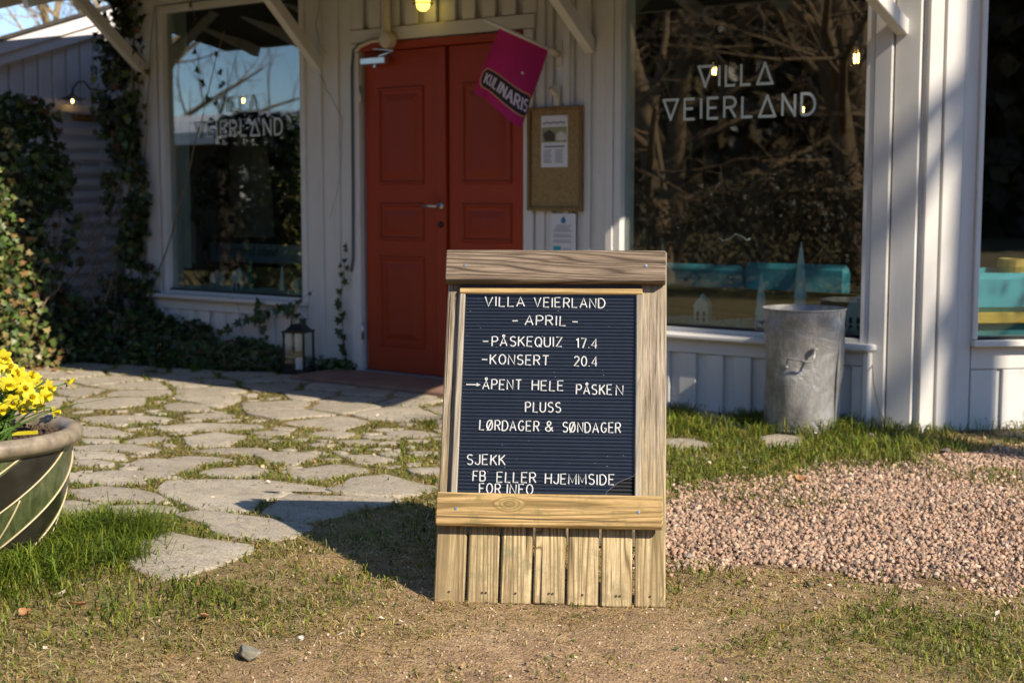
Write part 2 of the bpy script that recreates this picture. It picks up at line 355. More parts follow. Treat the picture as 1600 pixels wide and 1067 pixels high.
PALELEAF = leafmat('pale_dry_leaf', [(.3, (.50,.40,.26)), (.8, (.70,.60,.45))], .25, .7)
PETAL = leafmat('daffodil_petal', [(.3, (.72,.62,.02)), (.7, (.78,.72,.06))], .35, .5)
TRUMP = leafmat('daffodil_trumpet', [(.3, (.74,.55,.01)), (.7, (.78,.64,.02))], .25, .5)
STEM = leafmat('daffodil_green', [(.3, (.06,.14,.025)), (.7, (.14,.25,.05))], .25, .4)
GLAZE_B = plain('black_glaze', (.022,.020,.016), .28, 0, .5, 8, .15, coat=.5)
def swirl_glaze():
    m, t, b = newmat('green_glaze'); tc = N(t, 'ShaderNodeTexCoord').outputs['Object']
    f = noise(t, mapping(t, tc, (18, 18, 5)), 2.5, 5, .7, .6)
    t.links.new(ramp(t, f, [(.3, (.022,.03,.012)), (.5, (.07,.09,.035)), (.75, (.14,.15,.07))]), b.inputs['Base Color'])
    b.inputs['Roughness'].default_value = .3; b.inputs['Coat Weight'].default_value = .4; bump(t, b, f, .15, .003); return m
GLAZE_G = swirl_glaze()
GLAZE_L = plain('cream_slip_line', (.52,.44,.26), .5, 0, .15, 20, .2)
RIMCLAY = plain('stoneware_rim', (.25,.205,.145), .55, 0, .45, 18, .3, coat=.15)
SOIL = plain('potting_soil', (.075,.045,.028), .95, 0, .5, 40, .9)

# ------------------------------------------------------------------ ground plan
Tr = lambda ox, oy, pts: [(ox+x/5.3333, oy+y/5.3333) for x, y in pts]
A = lambda pts: Tr(100, 560, pts)
B = lambda pts: Tr(400, 560, pts)
Cc = lambda pts: Tr(100, 720, pts)
D = lambda pts: Tr(400, 720, pts)
stones_px = [
 Cc([(560,820),(640,720),(700,660),(830,625),(870,590),(1100,655),(1480,700),(1550,735),(1350,820),(1120,905),(960,955),(830,955),(660,900)]),
 [(278,808),(321,801),(400,811),(484,823),(456,837),(424,843),(400,841),(344,832),(330,818)],
 Cc([(810,250),(870,170),(1100,162),(1600,168)])+D([(280,200),(560,235),(600,275),(380,268),(270,262),(200,300),(0,322)])+Cc([(1600,352),(1540,420),(1300,415),(1150,400),(1000,330),(870,290)]),
 D([(100,425),(210,350),(290,280),(540,300),(900,310),(1210,330),(1080,365),(850,400),(600,475),(430,512),(200,470)]),
 D([(800,170),(1080,130),(1260,190),(1480,225),(1420,270),(1180,300),(780,285),(620,250),(760,212)]),
 D([(210,90),(440,60),(660,30),(980,75),(900,105),(700,115),(560,158),(400,160),(300,120)]),
 D([(1280,80),(1510,75),(1700,90),(1650,130),(1350,115)]),
 Cc([(1130,100),(1280,70),(1600,55),(1680,72),(1590,130),(1300,135)]),
 A([(590,872),(640,838),(800,833),(1100,880),(1110,905),(1000,940),(870,962),(760,950),(680,905)]),
 Cc([(230,100),(400,82),(620,85),(900,122),(980,150),(800,140),(600,152),(420,130)]),
 Cc([(-60,105),(60,108),(300,125),(650,175),(640,190),(400,195),(60,172),(-50,160)]),
 Cc([(50,250),(300,220),(500,240),(700,275),(820,320),(870,355),(700,342),(550,340),(400,320),(180,320)]),
 Cc([(-10,330),(150,340),(290,390),(240,430),(150,462),(60,445),(0,410)]),
 Cc([(370,385),(600,383),(900,395),(950,430),(800,430),(690,450),(600,482),(500,470),(400,425)]),
 A([(-40,570),(60,558),(300,580),(550,628),(500,648),(150,642)]),
 A([(180,670),(420,678),(440,695),(300,707),(190,697)]),
 A([(-20,745),(350,720),(560,725),(780,765),(700,790),(550,785),(400,765),(150,767)]),
 A([(-20,790),(60,780),(350,785),(450,800),(500,845),(350,832),(60,832)]),
 A([(20,865),(200,850),(400,880),(360,900),(150,885)]),
 A([(880,842),(1050,820),(1380,848),(1410,870),(1200,875),(1050,870)]),
 A([(1080,770),(1300,755),(1600,750),(1750,785),(1600,800),(1500,795),(1200,790)]),
 A([(780,572),(1100,545),(1600,558),(1650,580),(1350,600),(900,602)]),
 A([(130,500),(300,480),(500,475),(800,490),(930,510),(700,522),(500,540),(300,540)]),
 A([(1000,470),(1200,455),(1400,468),(1385,500),(1100,502)]),
 A([(850,390),(950,375),(1100,390),(1230,440),(1000,438),(880,430)]),
 A([(940,310),(1180,298),(1450,320),(1420,370),(1300,412),(1150,392),(1080,360),(950,340)]),
 B([(0,800),(250,790),(520,810),(430,850),(330,880),(150,862)]),
 B([(700,808),(960,812),(1160,850),(1010,868),(860,845)]),
 B([(470,635),(600,612),(780,630),(770,650),(650,665)]),
 B([(700,690),(900,682),(1010,695),(880,722),(720,712)]),
 B([(1080,610),(1300,600),(1540,640),(1400,662),(1150,650)]),
 [(1085,645),(1110,640),(1160,650),(1150,664),(1095,662)],
 [(1040,685),(1075,684),(1110,693),(1095,700),(1040,697)],
 [(1190,686),(1215,681),(1250,686),(1240,698),(1200,699)],
]
stones = [np.array([G(x, y)[:2] for x, y in p]) for p in stones_px]
# the rest of the flagstone terrace, laid as irregular flags
def clip_poly(poly, a, b, c):   # keep a*x+b*y<=c
    out = []; n = len(poly)
    for i in range(n):
        p, q = poly[i], poly[(i+1) % n]; dp = a*p[0]+b*p[1]-c; dq = a*q[0]+b*q[1]-c
        if dp <= 0: out.append(p)
        if dp*dq < 0:
            t_ = dp/(dp-dq); out.append((p[0]+(q[0]-p[0])*t_, p[1]+(q[1]-p[1])*t_))
    return out
terr = [G(*p)[:2] for p in [(60,578),(200,566),(430,572),(560,584),(705,592),(860,640),(700,700),(690,765),(640,790),(520,810),(330,800),(120,800),(-60,790),(-200,720),(-120,600)]]
seeds = []
for i in range(60):
    for j in range(60):
        x = -5+i*.40+random.uniform(-.15,.15)+(j % 2)*.2; y = -6+j*.34+random.uniform(-.12,.12)
        seeds.append((x, y))
seeds = [s for s in seeds if in_poly(np.array([s[0]]), np.array([s[1]]), terr)[0]]
allv = np.concatenate(stones)
ring = [(s[0]+dx, s[1]+dy) for s in seeds for dx, dy in ((0, 0),)]
for sx, sy in seeds:
    cell = [(sx-.32, sy-.26), (sx+.32, sy-.26), (sx+.32, sy+.26), (sx-.32, sy+.26)]
    for ox, oy in seeds:
        dx, dy = ox-sx, oy-sy; d_ = math.hypot(dx, dy)
        if 1e-6 < d_ < 1.2:
            cell = clip_poly(cell, dx/d_, dy/d_, (sx*dx+sy*dy)/d_+d_/2-random.uniform(.010,.030))
            if len(cell) < 3: break
    if len(cell) < 3: continue
    cp = np.array(cell); cx, cy = cp.mean(0)
    if cy > -.28: continue
    bad = False
    cq = np.array([cx, cy])+(cp-np.array([cx, cy]))*.8; dense = np.concatenate([cq, (cq+np.roll(cq, 1, 0))/2, [[cx, cy]], cq*.5+np.array([cx, cy])*.5])
    for s_ in stones[:34]:
        if in_poly(dense[:, 0], dense[:, 1], s_).any() or in_poly(s_[:, 0], s_[:, 1], cq).any(): bad = True; break
    if bad: continue
    ar = .5*abs(np.sum(cp[:, 0]*np.roll(cp[:, 1], 1)-cp[:, 1]*np.roll(cp[:, 0], 1)))
    if ar < .012: continue
    stones.append(cp)
fill_rng = random.Random(5); tmask = np.array(terr)
mnx, mny = tmask.min(0); mxx, mxy = tmask.max(0); made = 0
for _ in range(9000):
    cx, cy = fill_rng.uniform(mnx, mxx), fill_rng.uniform(mny, min(mxy, -.9)); a_ = fill_rng.uniform(.05, .17); b2_ = a_*fill_rng.uniform(.5, .9); th = R(40)+fill_rng.gauss(0, .5); m_ = fill_rng.randint(4, 6)
    ang = sorted(fill_rng.uniform(0, .9)+2*math.pi*i/m_ for i in range(m_)); cp = np.array([(cx+a_*math.cos(q)*math.cos(th)-b2_*math.sin(q)*math.sin(th), cy+a_*math.cos(q)*math.sin(th)+b2_*math.sin(q)*math.cos(th)) for q in ang])
    big = np.array([cx, cy])+(cp-np.array([cx, cy]))*1.22; dense = np.concatenate([big, (big+np.roll(big, 1, 0))/2, [[cx, cy]]])
    if not in_poly(dense[:, 0], dense[:, 1], tmask).all(): continue
    if any(in_poly(dense[:, 0], dense[:, 1], s_).any() or in_poly(s_[:, 0], s_[:, 1], big).any() for s_ in stones if abs(s_[:, 0].mean()-cx) < .9): continue
    stones.append(cp); made += 1
    if made > 110: break
def gz(x, y):
    x = np.asarray(x, float); y = np.asarray(y, float)
    near = np.clip((-.25-y)/.8, 0, 1)
    return (.022*(fbm(x, y, 1.1, 2)-.5)+.010*(fbm(x, y, 5, 4)-.5))*near-.004
gravel_poly = [G(*p)[:2] for p in [(1035,800),(1060,770),(1110,752),(1165,742),(1230,750),(1260,730),(1330,715),(1440,712),(1530,700),(1760,690),(1900,760),(1900,950),(1600,925),(1500,915),(1400,908),(1300,900),(1150,880),(1040,872),(960,850),(960,810)]]
ctrl = [(50,900,.85,.6,.06),(150,850,.9,.5,.06),(-60,900,.9,.4,.06),(180,900,.85,.6,.045),(260,935,.85,.4,.04),(400,900,.6,.5,.03),(40,990,.7,.75,.035),(120,1020,.6,.9,.032),(250,1050,.3,.85,.025),(450,960,.55,.8,.03),(350,980,.6,.8,.03),
 (600,980,.3,.8,.025),(600,840,.6,.6,.028),(640,780,.75,.5,.035),(560,890,.4,.55,.028),(640,900,.25,.4,.025),(500,1040,.2,.7,.02),(750,1030,.12,.18,.02),(900,1000,.14,.16,.018),(1000,1040,.12,.2,.02),(850,970,.3,.4,.02),(950,965,.3,.25,.022),(1000,975,.3,.5,.02),(1150,960,.4,.6,.024),
 (1250,1000,.55,.8,.025),(1450,980,.95,.7,.034),(1550,1020,1,.6,.036),(1350,1050,.4,.7,.02),(1500,945,.45,.5,.03),(1580,950,.5,.5,.03),(1100,920,.35,.6,.025),(1060,890,.6,.3,.03),(1200,930,.3,.5,.025),(1300,850,.0,.01,.02),(1500,800,.0,.01,.02),(1150,820,.01,.02,.02),(1400,770,.01,.02,.02),(1550,870,0,.01,.02),(1120,860,.02,.03,.02),
 (1250,785,.75,.2,.03),(1210,800,.3,.2,.02),(1300,805,.3,.2,.02),(1585,750,.8,.3,.035),(1600,780,.2,.1,.03),(1580,720,.1,.2,.02),(1100,725,1,.5,.04),(1060,660,1,.1,.09),(1060,700,1,.3,.05),(1200,700,1,.35,.07),(1280,680,1,.2,.10),(1350,700,1,.4,.07),(1450,690,1,.5,.07),(1560,690,.5,.8,.04),(1500,650,1,.1,.11),(1600,650,1,.2,.10),(1100,640,.3,.3,.04),(1160,655,.9,.1,.08),
 (300,700,.95,.8,.026),(150,640,.9,.6,.024),(300,650,1,.5,.028),(200,600,.9,.4,.028),(500,640,.6,.6,.018),(600,610,.3,.3,.012),(420,615,.8,.5,.022),(350,740,.95,.7,.028),(500,720,.95,.8,.028),(560,680,.7,.6,.025),(680,690,.9,.5,.03),(400,780,.8,.4,.025),(300,790,.9,.3,.03),(340,810,.9,.3,.03),(680,640,.7,.3,.03),(780,700,1,.4,.03),(900,700,1,.4,.03),(820,850,.5,.5,.03)]
cw = np.array([[*G(c[0], c[1])[:2], *c[2:]] for c in ctrl])
def cover(x, y):
    d2 = (x[:, None]-cw[None, :, 0])**2+(y[:, None]-cw[None, :, 1])**2+.004
    w_ = d2**-2.2; w_ /= w_.sum(1)[:, None]
    return w_@cw[:, 2], w_@cw[:, 3], w_@cw[:, 4]

# ------------------------------------------------------------------ ground sheet
def ground():
    def axis(a, b, c, d, n, m):
        return np.unique(np.concatenate([a-np.geomspace(.2, 400, m)[::-1], np.linspace(a, b, n), b+np.geomspace(.2, 400, m)]))
    xs = axis(-3.2, 6.8, 0, 0, 330, 22); ys = axis(-7, 1.4, 0, 0, 280, 22)
    X, Y = np.meshgrid(xs, ys); Z = gz(X, Y); Z = np.where(np.abs(X)+np.abs(Y) > 30, -.02, Z)
    v = np.stack([X.ravel(), Y.ravel(), Z.ravel()], 1); nx = len(xs)
    i = np.arange(len(xs)-1)[None]+np.arange(len(ys)-1)[:, None]*nx
    f = np.stack([i, i+1, i+1+nx, i+nx], -1).reshape(-1)
    m, t, b = newmat('sandy_ground'); tc = N(t, 'ShaderNodeTexCoord').outputs['Object']
    at = N(t, 'ShaderNodeAttribute', attribute_name='tint').outputs['Color']
    n1 = noise(t, tc, 3, 6, .7); n2 = noise(t, tc, 55, 5, .75); n3 = noise(t, tc, 220, 3, .7)
    sand = ramp(t, n1, [(.3, (.38,.235,.12)), (.55, (.53,.35,.195)), (.75, (.62,.43,.26))])
    sand = mixc(t, ramp(t, n2, [(.40, (.8,)*3), (.6, (0,)*3)]), sand, (.15,.095,.055))
    sand = mixc(t, ramp(t, n3, [(.6, (0,)*3), (.7, (.6,)*3)]), sand, (.60,.47,.36))
    n0 = noise(t, tc, 9, 6, .75, .6); sand = mixc(t, ramp(t, n0, [(.47, (0,)*3), (.60, (.75,)*3)]), sand, (.25,.16,.10)); sand = mixc(t, ramp(t, n0, [(.33, (.45,)*3), (.42, (0,)*3)]), sand, (.60,.47,.32))
    soil = ramp(t, n2, [(.3, (.075,.062,.025)), (.7, (.25,.21,.10))])
    grav = ramp(t, n2, [(.3, (.11,.065,.04)), (.7, (.34,.22,.15))])
    s_ = N(t, 'ShaderNodeSeparateColor'); t.links.new(at, s_.inputs[0])
    lit = mixc(t, ramp(t, n0, [(.35, (0,)*3), (.65, (1,)*3)]), (.26,.19,.085), (.12,.115,.035)); soil = mixc(t, .55, soil, lit)
    c = mixc(t, s_.outputs[0], sand, soil); c = mixc(t, s_.outputs[1], c, grav)
    t.links.new(c, b.inputs['Base Color']); b.inputs['Roughness'].default_value = .95; b.inputs['Specular IOR Level'].default_value = .15
    vo = N(t, 'ShaderNodeTexVoronoi'); vo.inputs['Scale'].default_value = 150; t.links.new(tc, vo.inputs['Vector'])
    ad = N(t, 'ShaderNodeMath', operation='ADD'); t.links.new(vo.outputs['Distance'], ad.inputs[0]); t.links.new(n2, ad.inputs[1])
    bump(t, b, ad.outputs[0], .8, .006)
    cv = np.zeros((len(v), 3))
    near = (np.abs(v[:, 0]-2) < 6) & (np.abs(v[:, 1]+2.5) < 5)
    g_, d_, _ = cover(v[near, 0], v[near, 1]); cv[near, 0] = np.clip(g_*.95+.1*d_, 0, .95)
    cv[~near, 0] = .9
    cv[:, 1] = in_poly(v[:, 0], v[:, 1], gravel_poly)
    raw('ground', v, f, 4, m, cols=cv, smooth=True, kind='structure')
ground()

# ------------------------------------------------------------------ flagstone terrace
def stonemat():
    m, t, b = newmat('flagstone'); tc = N(t, 'ShaderNodeTexCoord').outputs['Object']; rv, rr = randvec(t, 29)
    p = mapping(t, tc, (1,1,1), rv)
    n1 = noise(t, p, 3.2, 6, .7, .5); n2 = noise(t, mapping(t, tc, (10, 45, 10), rv), 1.2, 5, .7, 1); n3 = noise(t, p, 160, 4, .8)
    c = ramp(t, n1, [(.28, (.29,.25,.19)), (.5, (.43,.385,.305)), (.72, (.56,.50,.40))])
    c = mixc(t, ramp(t, rr, [(0, (.0,)*3), (1, (.6,)*3)]), c, (.29,.255,.205))
    n4 = noise(t, p, 26, 6, .8, 1.2)
    c = mixc(t, ramp(t, n4, [(.36, (.7,)*3), (.50, (0,)*3)]), c, (.17,.145,.11))
    c = mixc(t, ramp(t, n2, [(.52, (0,)*3), (.66, (.7,)*3)]), c, (.56,.46,.31))
    c = mixc(t, ramp(t, n3, [(.38, (.75,)*3), (.5, (0,)*3)]), c, (.13,.11,.085))
    c = mixc(t, ramp(t, n3, [(.57, (0,)*3), (.68, (.7,)*3)]), c, (.64,.60,.52))
    mo = noise(t, p, 7, 5, .8); c = mixc(t, ramp(t, mo, [(.60, (0,)*3), (.74, (.5,)*3)]), c, (.13,.13,.06))
    t.links.new(c, b.inputs['Base Color']); b.inputs['Roughness'].default_value = .85; b.inputs['Specular IOR Level'].default_value = .25
    a = N(t, 'ShaderNodeMath', operation='MULTIPLY_ADD'); a.inputs[1].default_value = .3; t.links.new(n3, a.inputs[0]); t.links.new(n4, a.inputs[2])
    bump(t, b, a.outputs[0], .8, .007); return m
STONE = stonemat()
terrace = thing('flagstone_path', 'irregular grey flagstone terrace with grass growing in the joints, in front of the red door', 'paving', (0, -1.5, 0))
stone_fine = []
for k, s_ in enumerate(stones):
    pts = []; n = len(s_)
    for i in range(n):
        p, q = s_[i], s_[(i+1) % n]; L = np.linalg.norm(q-p); m_ = max(1, int(L/.045)); nn = np.array([q[1]-p[1], p[0]-q[0]])/max(L, 1e-6)
        for j in range(m_):
            b_ = p+(q-p)*j/m_; pts.append(b_+nn*(vnoise(b_[0], b_[1], 14, 1)-.5)*.020+nn*(vnoise(b_[0], b_[1], 45, 3)-.5)*.012+nn*random.uniform(-.003,.003))
    pts = np.array(pts)
    # smooth corners
    pts = .84*pts+.08*np.roll(pts, 1, 0)+.08*np.roll(pts, -1, 0)
    c_ = pts.mean(0)
    if k < 34: dv = pts-c_; pts = c_+dv*(1+.024/np.linalg.norm(dv, axis=1))[:, None]
    stone_fine.append(pts)
    zt = float(gz(c_[0], c_[1]))+.006+random.uniform(-.003,.004); tx, ty = random.uniform(-.012,.012), random.uniform(-.012,.012)
    if k < 1: zt += .006
    Zf = lambda q: zt+(q[0]-c_[0])*tx+(q[1]-c_[1])*ty
    rings_ = [(1, -.04), (1, -.005), (.988, -.0012), (.965, .0), (.6, .0012), (.25, .0005)]
    mb = MB(); m_ = len(pts); vs = []
    for sc2, dz in rings_:
        for q in pts:
            q2 = c_+(q-c_)*sc2; vs.append((q2[0], q2[1], Zf(q2)+dz+(.0025*(vnoise(q2[0], q2[1], 18, 6)-.5) if sc2 < .95 else 0)))
    vs.append((c_[0], c_[1], Zf(c_)+.001)); fs = []
    for r_ in range(len(rings_)-1):
        for i in range(m_): j = (i+1) % m_; fs.append((r_*m_+i, r_*m_+j, (r_+1)*m_+j, (r_+1)*m_+i))
    o_ = (len(rings_)-1)*m_
    for i in range(m_): fs.append((o_+i, o_+(i+1) % m_, len(vs)-1))
    ar = np.sum(pts[:, 0]*np.roll(pts[:, 1], -1)-pts[:, 1]*np.roll(pts[:, 0], -1))
    if ar < 0: fs = [f[::-1] for f in fs]
    mb.add(vs, fs); mb.build('flagstone', STONE, terrace, smooth=True)

# ------------------------------------------------------------------ gravel and grit
def blob(n_sub_seed, kind):
    if kind == 'ico':
        t_ = (1+5**.5)/2
        v = np.array([(-1,t_,0),(1,t_,0),(-1,-t_,0),(1,-t_,0),(0,-1,t_),(0,1,t_),(0,-1,-t_),(0,1,-t_),(t_,0,-1),(t_,0,1),(-t_,0,-1),(-t_,0,1)], float)/1.9
        f = np.array([(0,11,5),(0,5,1),(0,1,7),(0,7,10),(0,10,11),(1,5,9),(5,11,4),(11,10,2),(10,7,6),(7,1,8),(3,9,4),(3,4,2),(3,2,6),(3,6,8),(3,8,9),(4,9,5),(2,4,11),(6,2,10),(8,6,7),(9,8,1)])
    elif kind == 'cube':
        v = np.array([(a,b,c) for a in (-1,1) for b in (-1,1) for c in (-1,1)], float)*.68
        f = np.array([(0,1,3),(0,3,2),(4,6,7),(4,7,5),(0,4,5),(0,5,1),(2,3,7),(2,7,6),(0,2,6),(0,6,4),(1,5,7),(1,7,3)])
        r2 = np.random.default_rng(n_sub_seed); v = v*r2.uniform(.55, 1.3, (8, 1))+r2.normal(0, .16, v.shape); return v, f
    else:
        v = np.array([(1,0,0),(-1,0,0),(0,1,0),(0,-1,0),(0,0,1),(0,0,-1)], float); f = np.array([(0,2,4),(2,1,4),(1,3,4),(3,0,4),(2,0,5),(1,2,5),(3,1,5),(0,3,5)])
    r2 = np.random.default_rng(n_sub_seed); v = v*r2.uniform(.65, 1.2, (len(v), 1))+r2.normal(0, .06, v.shape); return v, f
def in_view(x, y, margin=.7):
    dx, dy = x-CAM[0], y-CAM[1]; z_ = dx*math.cos(YAW)+dy*math.sin(YAW); s_ = dx*math.sin(YAW)-dy*math.cos(YAW)
    return (z_ > 2.55) & (np.abs(s_) < z_*.362+margin)
def scatter_region(n, x0, x1, y0, y1):
    x = rng.uniform(x0, x1, n); y = rng.uniform(y0, y1, n); k = in_view(x, y); return x[k], y[k]
def gravmat(name):
    m, t, b = newmat(name); tc = N(t, 'ShaderNodeTexCoord').outputs['Object']; a = N(t, 'ShaderNodeAttribute', attribute_name='tint').outputs['Color']
    c = mixc(t, ramp(t, noise(t, tc, 300, 3), [(.3, (.0,)*3), (.7, (.45,)*3)]), a, (.20,.14,.11), 'MIX')
    t.links.new(c, b.inputs['Base Color']); b.inputs['Roughness'].default_value = .85; return m
def scatter_stones(name, x, y, smin, smax, kind, pal, mat, lift=.35, label=None, cat=None):
    V, Fc, C = [], [], []; off = 0; K = 9; idx = rng.integers(0, K, len(x))
    for k in range(K):
        s_ = idx == k; n = s_.sum()
        if n == 0: continue
        bv, bf = blob(k+11, kind); sz = smin+(smax-smin)*rng.random(n)**1.8; scl = sz[:, None]*rng.uniform(.65, 1.1, (n, 3))
        pos = np.stack([x[s_], y[s_], gz(x[s_], y[s_])+sz*lift+rng.uniform(-.3, .5, n)*sz], 1)
        v, f = inst_mesh(bv, bf, pos, rand_rot(n), scl); c = np.array(pal)[rng.integers(0, len(pal), n)]*rng.uniform(.75, 1.2, (n, 1))
        V.append(v); Fc.append(f+off); off += len(v); C.append(np.repeat(c, len(bv), 0))
    o = raw(name, np.concatenate(V), np.concatenate(Fc), 3, mat, cols=np.concatenate(C)); tag(o, label, cat); return o
GRAV = gravmat('crushed_gravel')
pink = [(.48,.30,.20),(.42,.26,.17),(.52,.36,.25),(.33,.21,.145),(.45,.31,.21),(.60,.46,.34),(.22,.15,.11),(.50,.32,.20),(.38,.28,.20),(.13,.10,.08)]
x, y = scatter_region(420000, 2.5, 8, -5, 1.5)
edge = fbm(x, y, 3, 9)-.5
gp = np.array(gravel_poly); gc = gp.mean(0)
k = in_poly((x-gc[0])*(1+.75*edge)+gc[0], (y-gc[1])*(1+.75*edge)+gc[1], gravel_poly)
g_, d_, _ = cover(x, y); k &= rng.random(len(x)) < (1.15-.9*g_)
k &= rng.random(len(x)) < .35+.9*np.clip((fbm(x, y, 2.5, 12)-.25)*3, 0, 1)
x, y = x[k][:62000], y[k][:62000]
stray = scatter_region(9000, 2.5, 8, -5, 1.0); ks = in_poly((stray[0]-gc[0])*.86+gc[0], (stray[1]-gc[1])*.72+gc[1], gravel_poly); x = np.concatenate([x, stray[0][ks]]); y = np.concatenate([y, stray[1][ks]])
scatter_stones('gravel', x, y, .0038, .0118, 'cube', pink, GRAV, .3, 'pink crushed gravel spread right of the A-board', 'gravel')
x, y = scatter_region(150000, -2, 7, -6, 1)
g_, d_, _ = cover(x, y); k = (rng.random(len(x)) < np.clip(1.0-1.2*g_, .06, 1)*.75) & ~in_poly(x, y, gravel_poly) & (y < -.3)
x, y = x[k][:60000], y[k][:60000]
scatter_stones('grit', x, y, .0014, .0065, 'oct', [(.52,.37,.24),(.42,.30,.20),(.60,.46,.33),(.20,.15,.11),(.66,.55,.43),(.48,.33,.21),(.30,.21,.13),(.14,.11,.08)], GRAV, .2, 'sandy grit and small pebbles in the foreground', 'grit')

# ------------------------------------------------------------------ grass
def not_on_stone(x, y, keep=.015, shrink=.97):
    ok = np.ones(len(x), bool)
    for s_ in stone_fine:
        mn, mx = s_.min(0), s_.max(0); b_ = (x > mn[0]) & (x < mx[0]) & (y > mn[1]) & (y < mx[1])
        if b_.any():
            c_ = s_.mean(0); sub = np.where(b_)[0]; ins = in_poly(x[sub], y[sub], c_+(s_-c_)*shrink); ok[sub[ins]] = False
    return ok | (rng.random(len(x)) < keep)
def blades(x, y, h, wd, colr, lean=.6):
    n = len(x); a = rng.uniform(0, 2*np.pi, n); l = rng.uniform(.15, 1, n)**.8*lean*2.1; d = np.stack([np.cos(a), np.sin(a), np.zeros(n)], 1)
    s_ = np.stack([-d[:, 1], d[:, 0], np.zeros(n)], 1)*wd[:, None]*.5
    p0 = np.stack([x, y, gz(x, y)-.003], 1); up = np.array([0, 0, 1.])
    p1 = p0+d*(h*l*.35)[:, None]+up*(h*.6)[:, None]; p2 = p0+d*(h*l)[:, None]+up*(h*(1-.38*np.minimum(l, 2)))[:, None]
    V = np.stack([p0-s_, p0+s_, p1-s_*.8, p1+s_*.8, p2], 1).reshape(-1, 3)
    b_ = (np.arange(n)*5)[:, None]; Fc = (b_+np.array([[0,1,3,0,3,2,2,3,4]])).reshape(-1)
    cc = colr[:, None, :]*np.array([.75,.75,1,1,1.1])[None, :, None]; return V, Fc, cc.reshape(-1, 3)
greens = np.array([(.10,.16,.012),(.15,.21,.018),(.07,.12,.012),(.21,.25,.025),(.28,.27,.045),(.21,.21,.025)])
straws = np.array([(.54,.41,.14),(.64,.51,.22),(.42,.31,.10),(.70,.60,.33),(.33,.21,.07)])
Vs, Fs, Cs = [], [], []; off = 0
def add_blades(V, Fc, C):
    global off
    Vs.append(V); Fs.append(Fc+off); Cs.append(C); off += len(V)
for (n, x0, x1, y0, y1, far) in ((900000, -3, 8, -6.2, 2.2, 0),):
    x, y = scatter_region(n, x0, x1, y0, y1)
    dist = np.hypot(x-CAM[0], y-CAM[1])
    g_, d_, h_ = cover(x, y)
    clump = fbm(x, y, 7, 1)*.6+fbm(x, y, 22, 8)*.4; g_ = g_*(.25+1.5*fbm(x, y, 2.2, 31)); d_ = d_*(.1+1.7*fbm(x, y, 2.6, 33))
    thr = np.clip(g_*1.1-1.12+clump*1.95, 0, 1)*np.clip(g_*3, 0, 1)
    drop = np.clip(1.25-dist/9, .25, 1)
    k = (rng.random(len(x)) < thr*drop*.95) & (y < .0+np.maximum(0, (x-3.7)))
    k &= ~((np.hypot(x-3.26, y+.31) < .17))
    k &= not_on_stone(x, y)
    xg, yg, hg, dg = x[k], y[k], h_[k], dist[k]
    n_ = len(xg); print('green blades', n_)
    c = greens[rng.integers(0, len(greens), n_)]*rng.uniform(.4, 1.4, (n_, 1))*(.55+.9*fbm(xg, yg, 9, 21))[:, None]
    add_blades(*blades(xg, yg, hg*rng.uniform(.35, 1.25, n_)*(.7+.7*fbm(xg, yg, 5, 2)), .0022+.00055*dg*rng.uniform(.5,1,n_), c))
    thr = np.clip(d_*1.2-.85+fbm(x, y, 9, 6)*1.7, 0, 1)*np.clip(d_*4, 0, 1)
    k = (rng.random(len(x)) < thr*drop*.62) & (y < .0+np.maximum(0, (x-3.7))) & not_on_stone(x, y, .012)
    xs, ys, hs, ds = x[k], y[k], h_[k], dist[k]; n_ = len(xs); print('straw', n_)
    c = straws[rng.integers(0, len(straws), n_)]*rng.uniform(.5, 1.2, (n_, 1))
    add_blades(*blades(xs, ys, np.minimum(hs, .03)*rng.uniform(.3, 1.0, n_), .0018+.0004*ds, c, 2.2))
# long tufts by the pot and by the bin
for (px, py, n, rad, hh) in ((60,880,500,.22,.12),(150,835,420,.13,.14),(215,838,360,.09,.14),(20,905,400,.2,.12),(110,850,300,.14,.14),(190,870,260,.12,.11),(1170,660,260,.12,.10),(1060,650,220,.09,.10),(1300,668,260,.16,.09),(1500,660,300,.3,.10),(1400,660,200,.2,.10),(1215,672,160,.1,.09),(305,580,50,.04,.08),(235,583,60,.05,.06),(260,575,60,.05,.06)):
    c_ = G(px, py); x = c_[0]+rng.normal(0, rad*.5, n); y = c_[1]+rng.normal(0, rad*.5, n); k = (np.hypot(x-3.26, y+.31) > .17); x, y = x[k], y[k]; n = len(x)
    c = greens[rng.integers(0, 4, n)]*rng.uniform(.75, 1.3, (n, 1)); add_blades(*blades(x, y, hh*rng.uniform(.5, 1.2, n), rng.uniform(.003, .0048, n), c, .8))
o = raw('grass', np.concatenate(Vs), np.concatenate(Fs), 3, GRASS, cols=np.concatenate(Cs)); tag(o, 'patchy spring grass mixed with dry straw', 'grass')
print('grass tris', sum(map(len, Fs))//3)

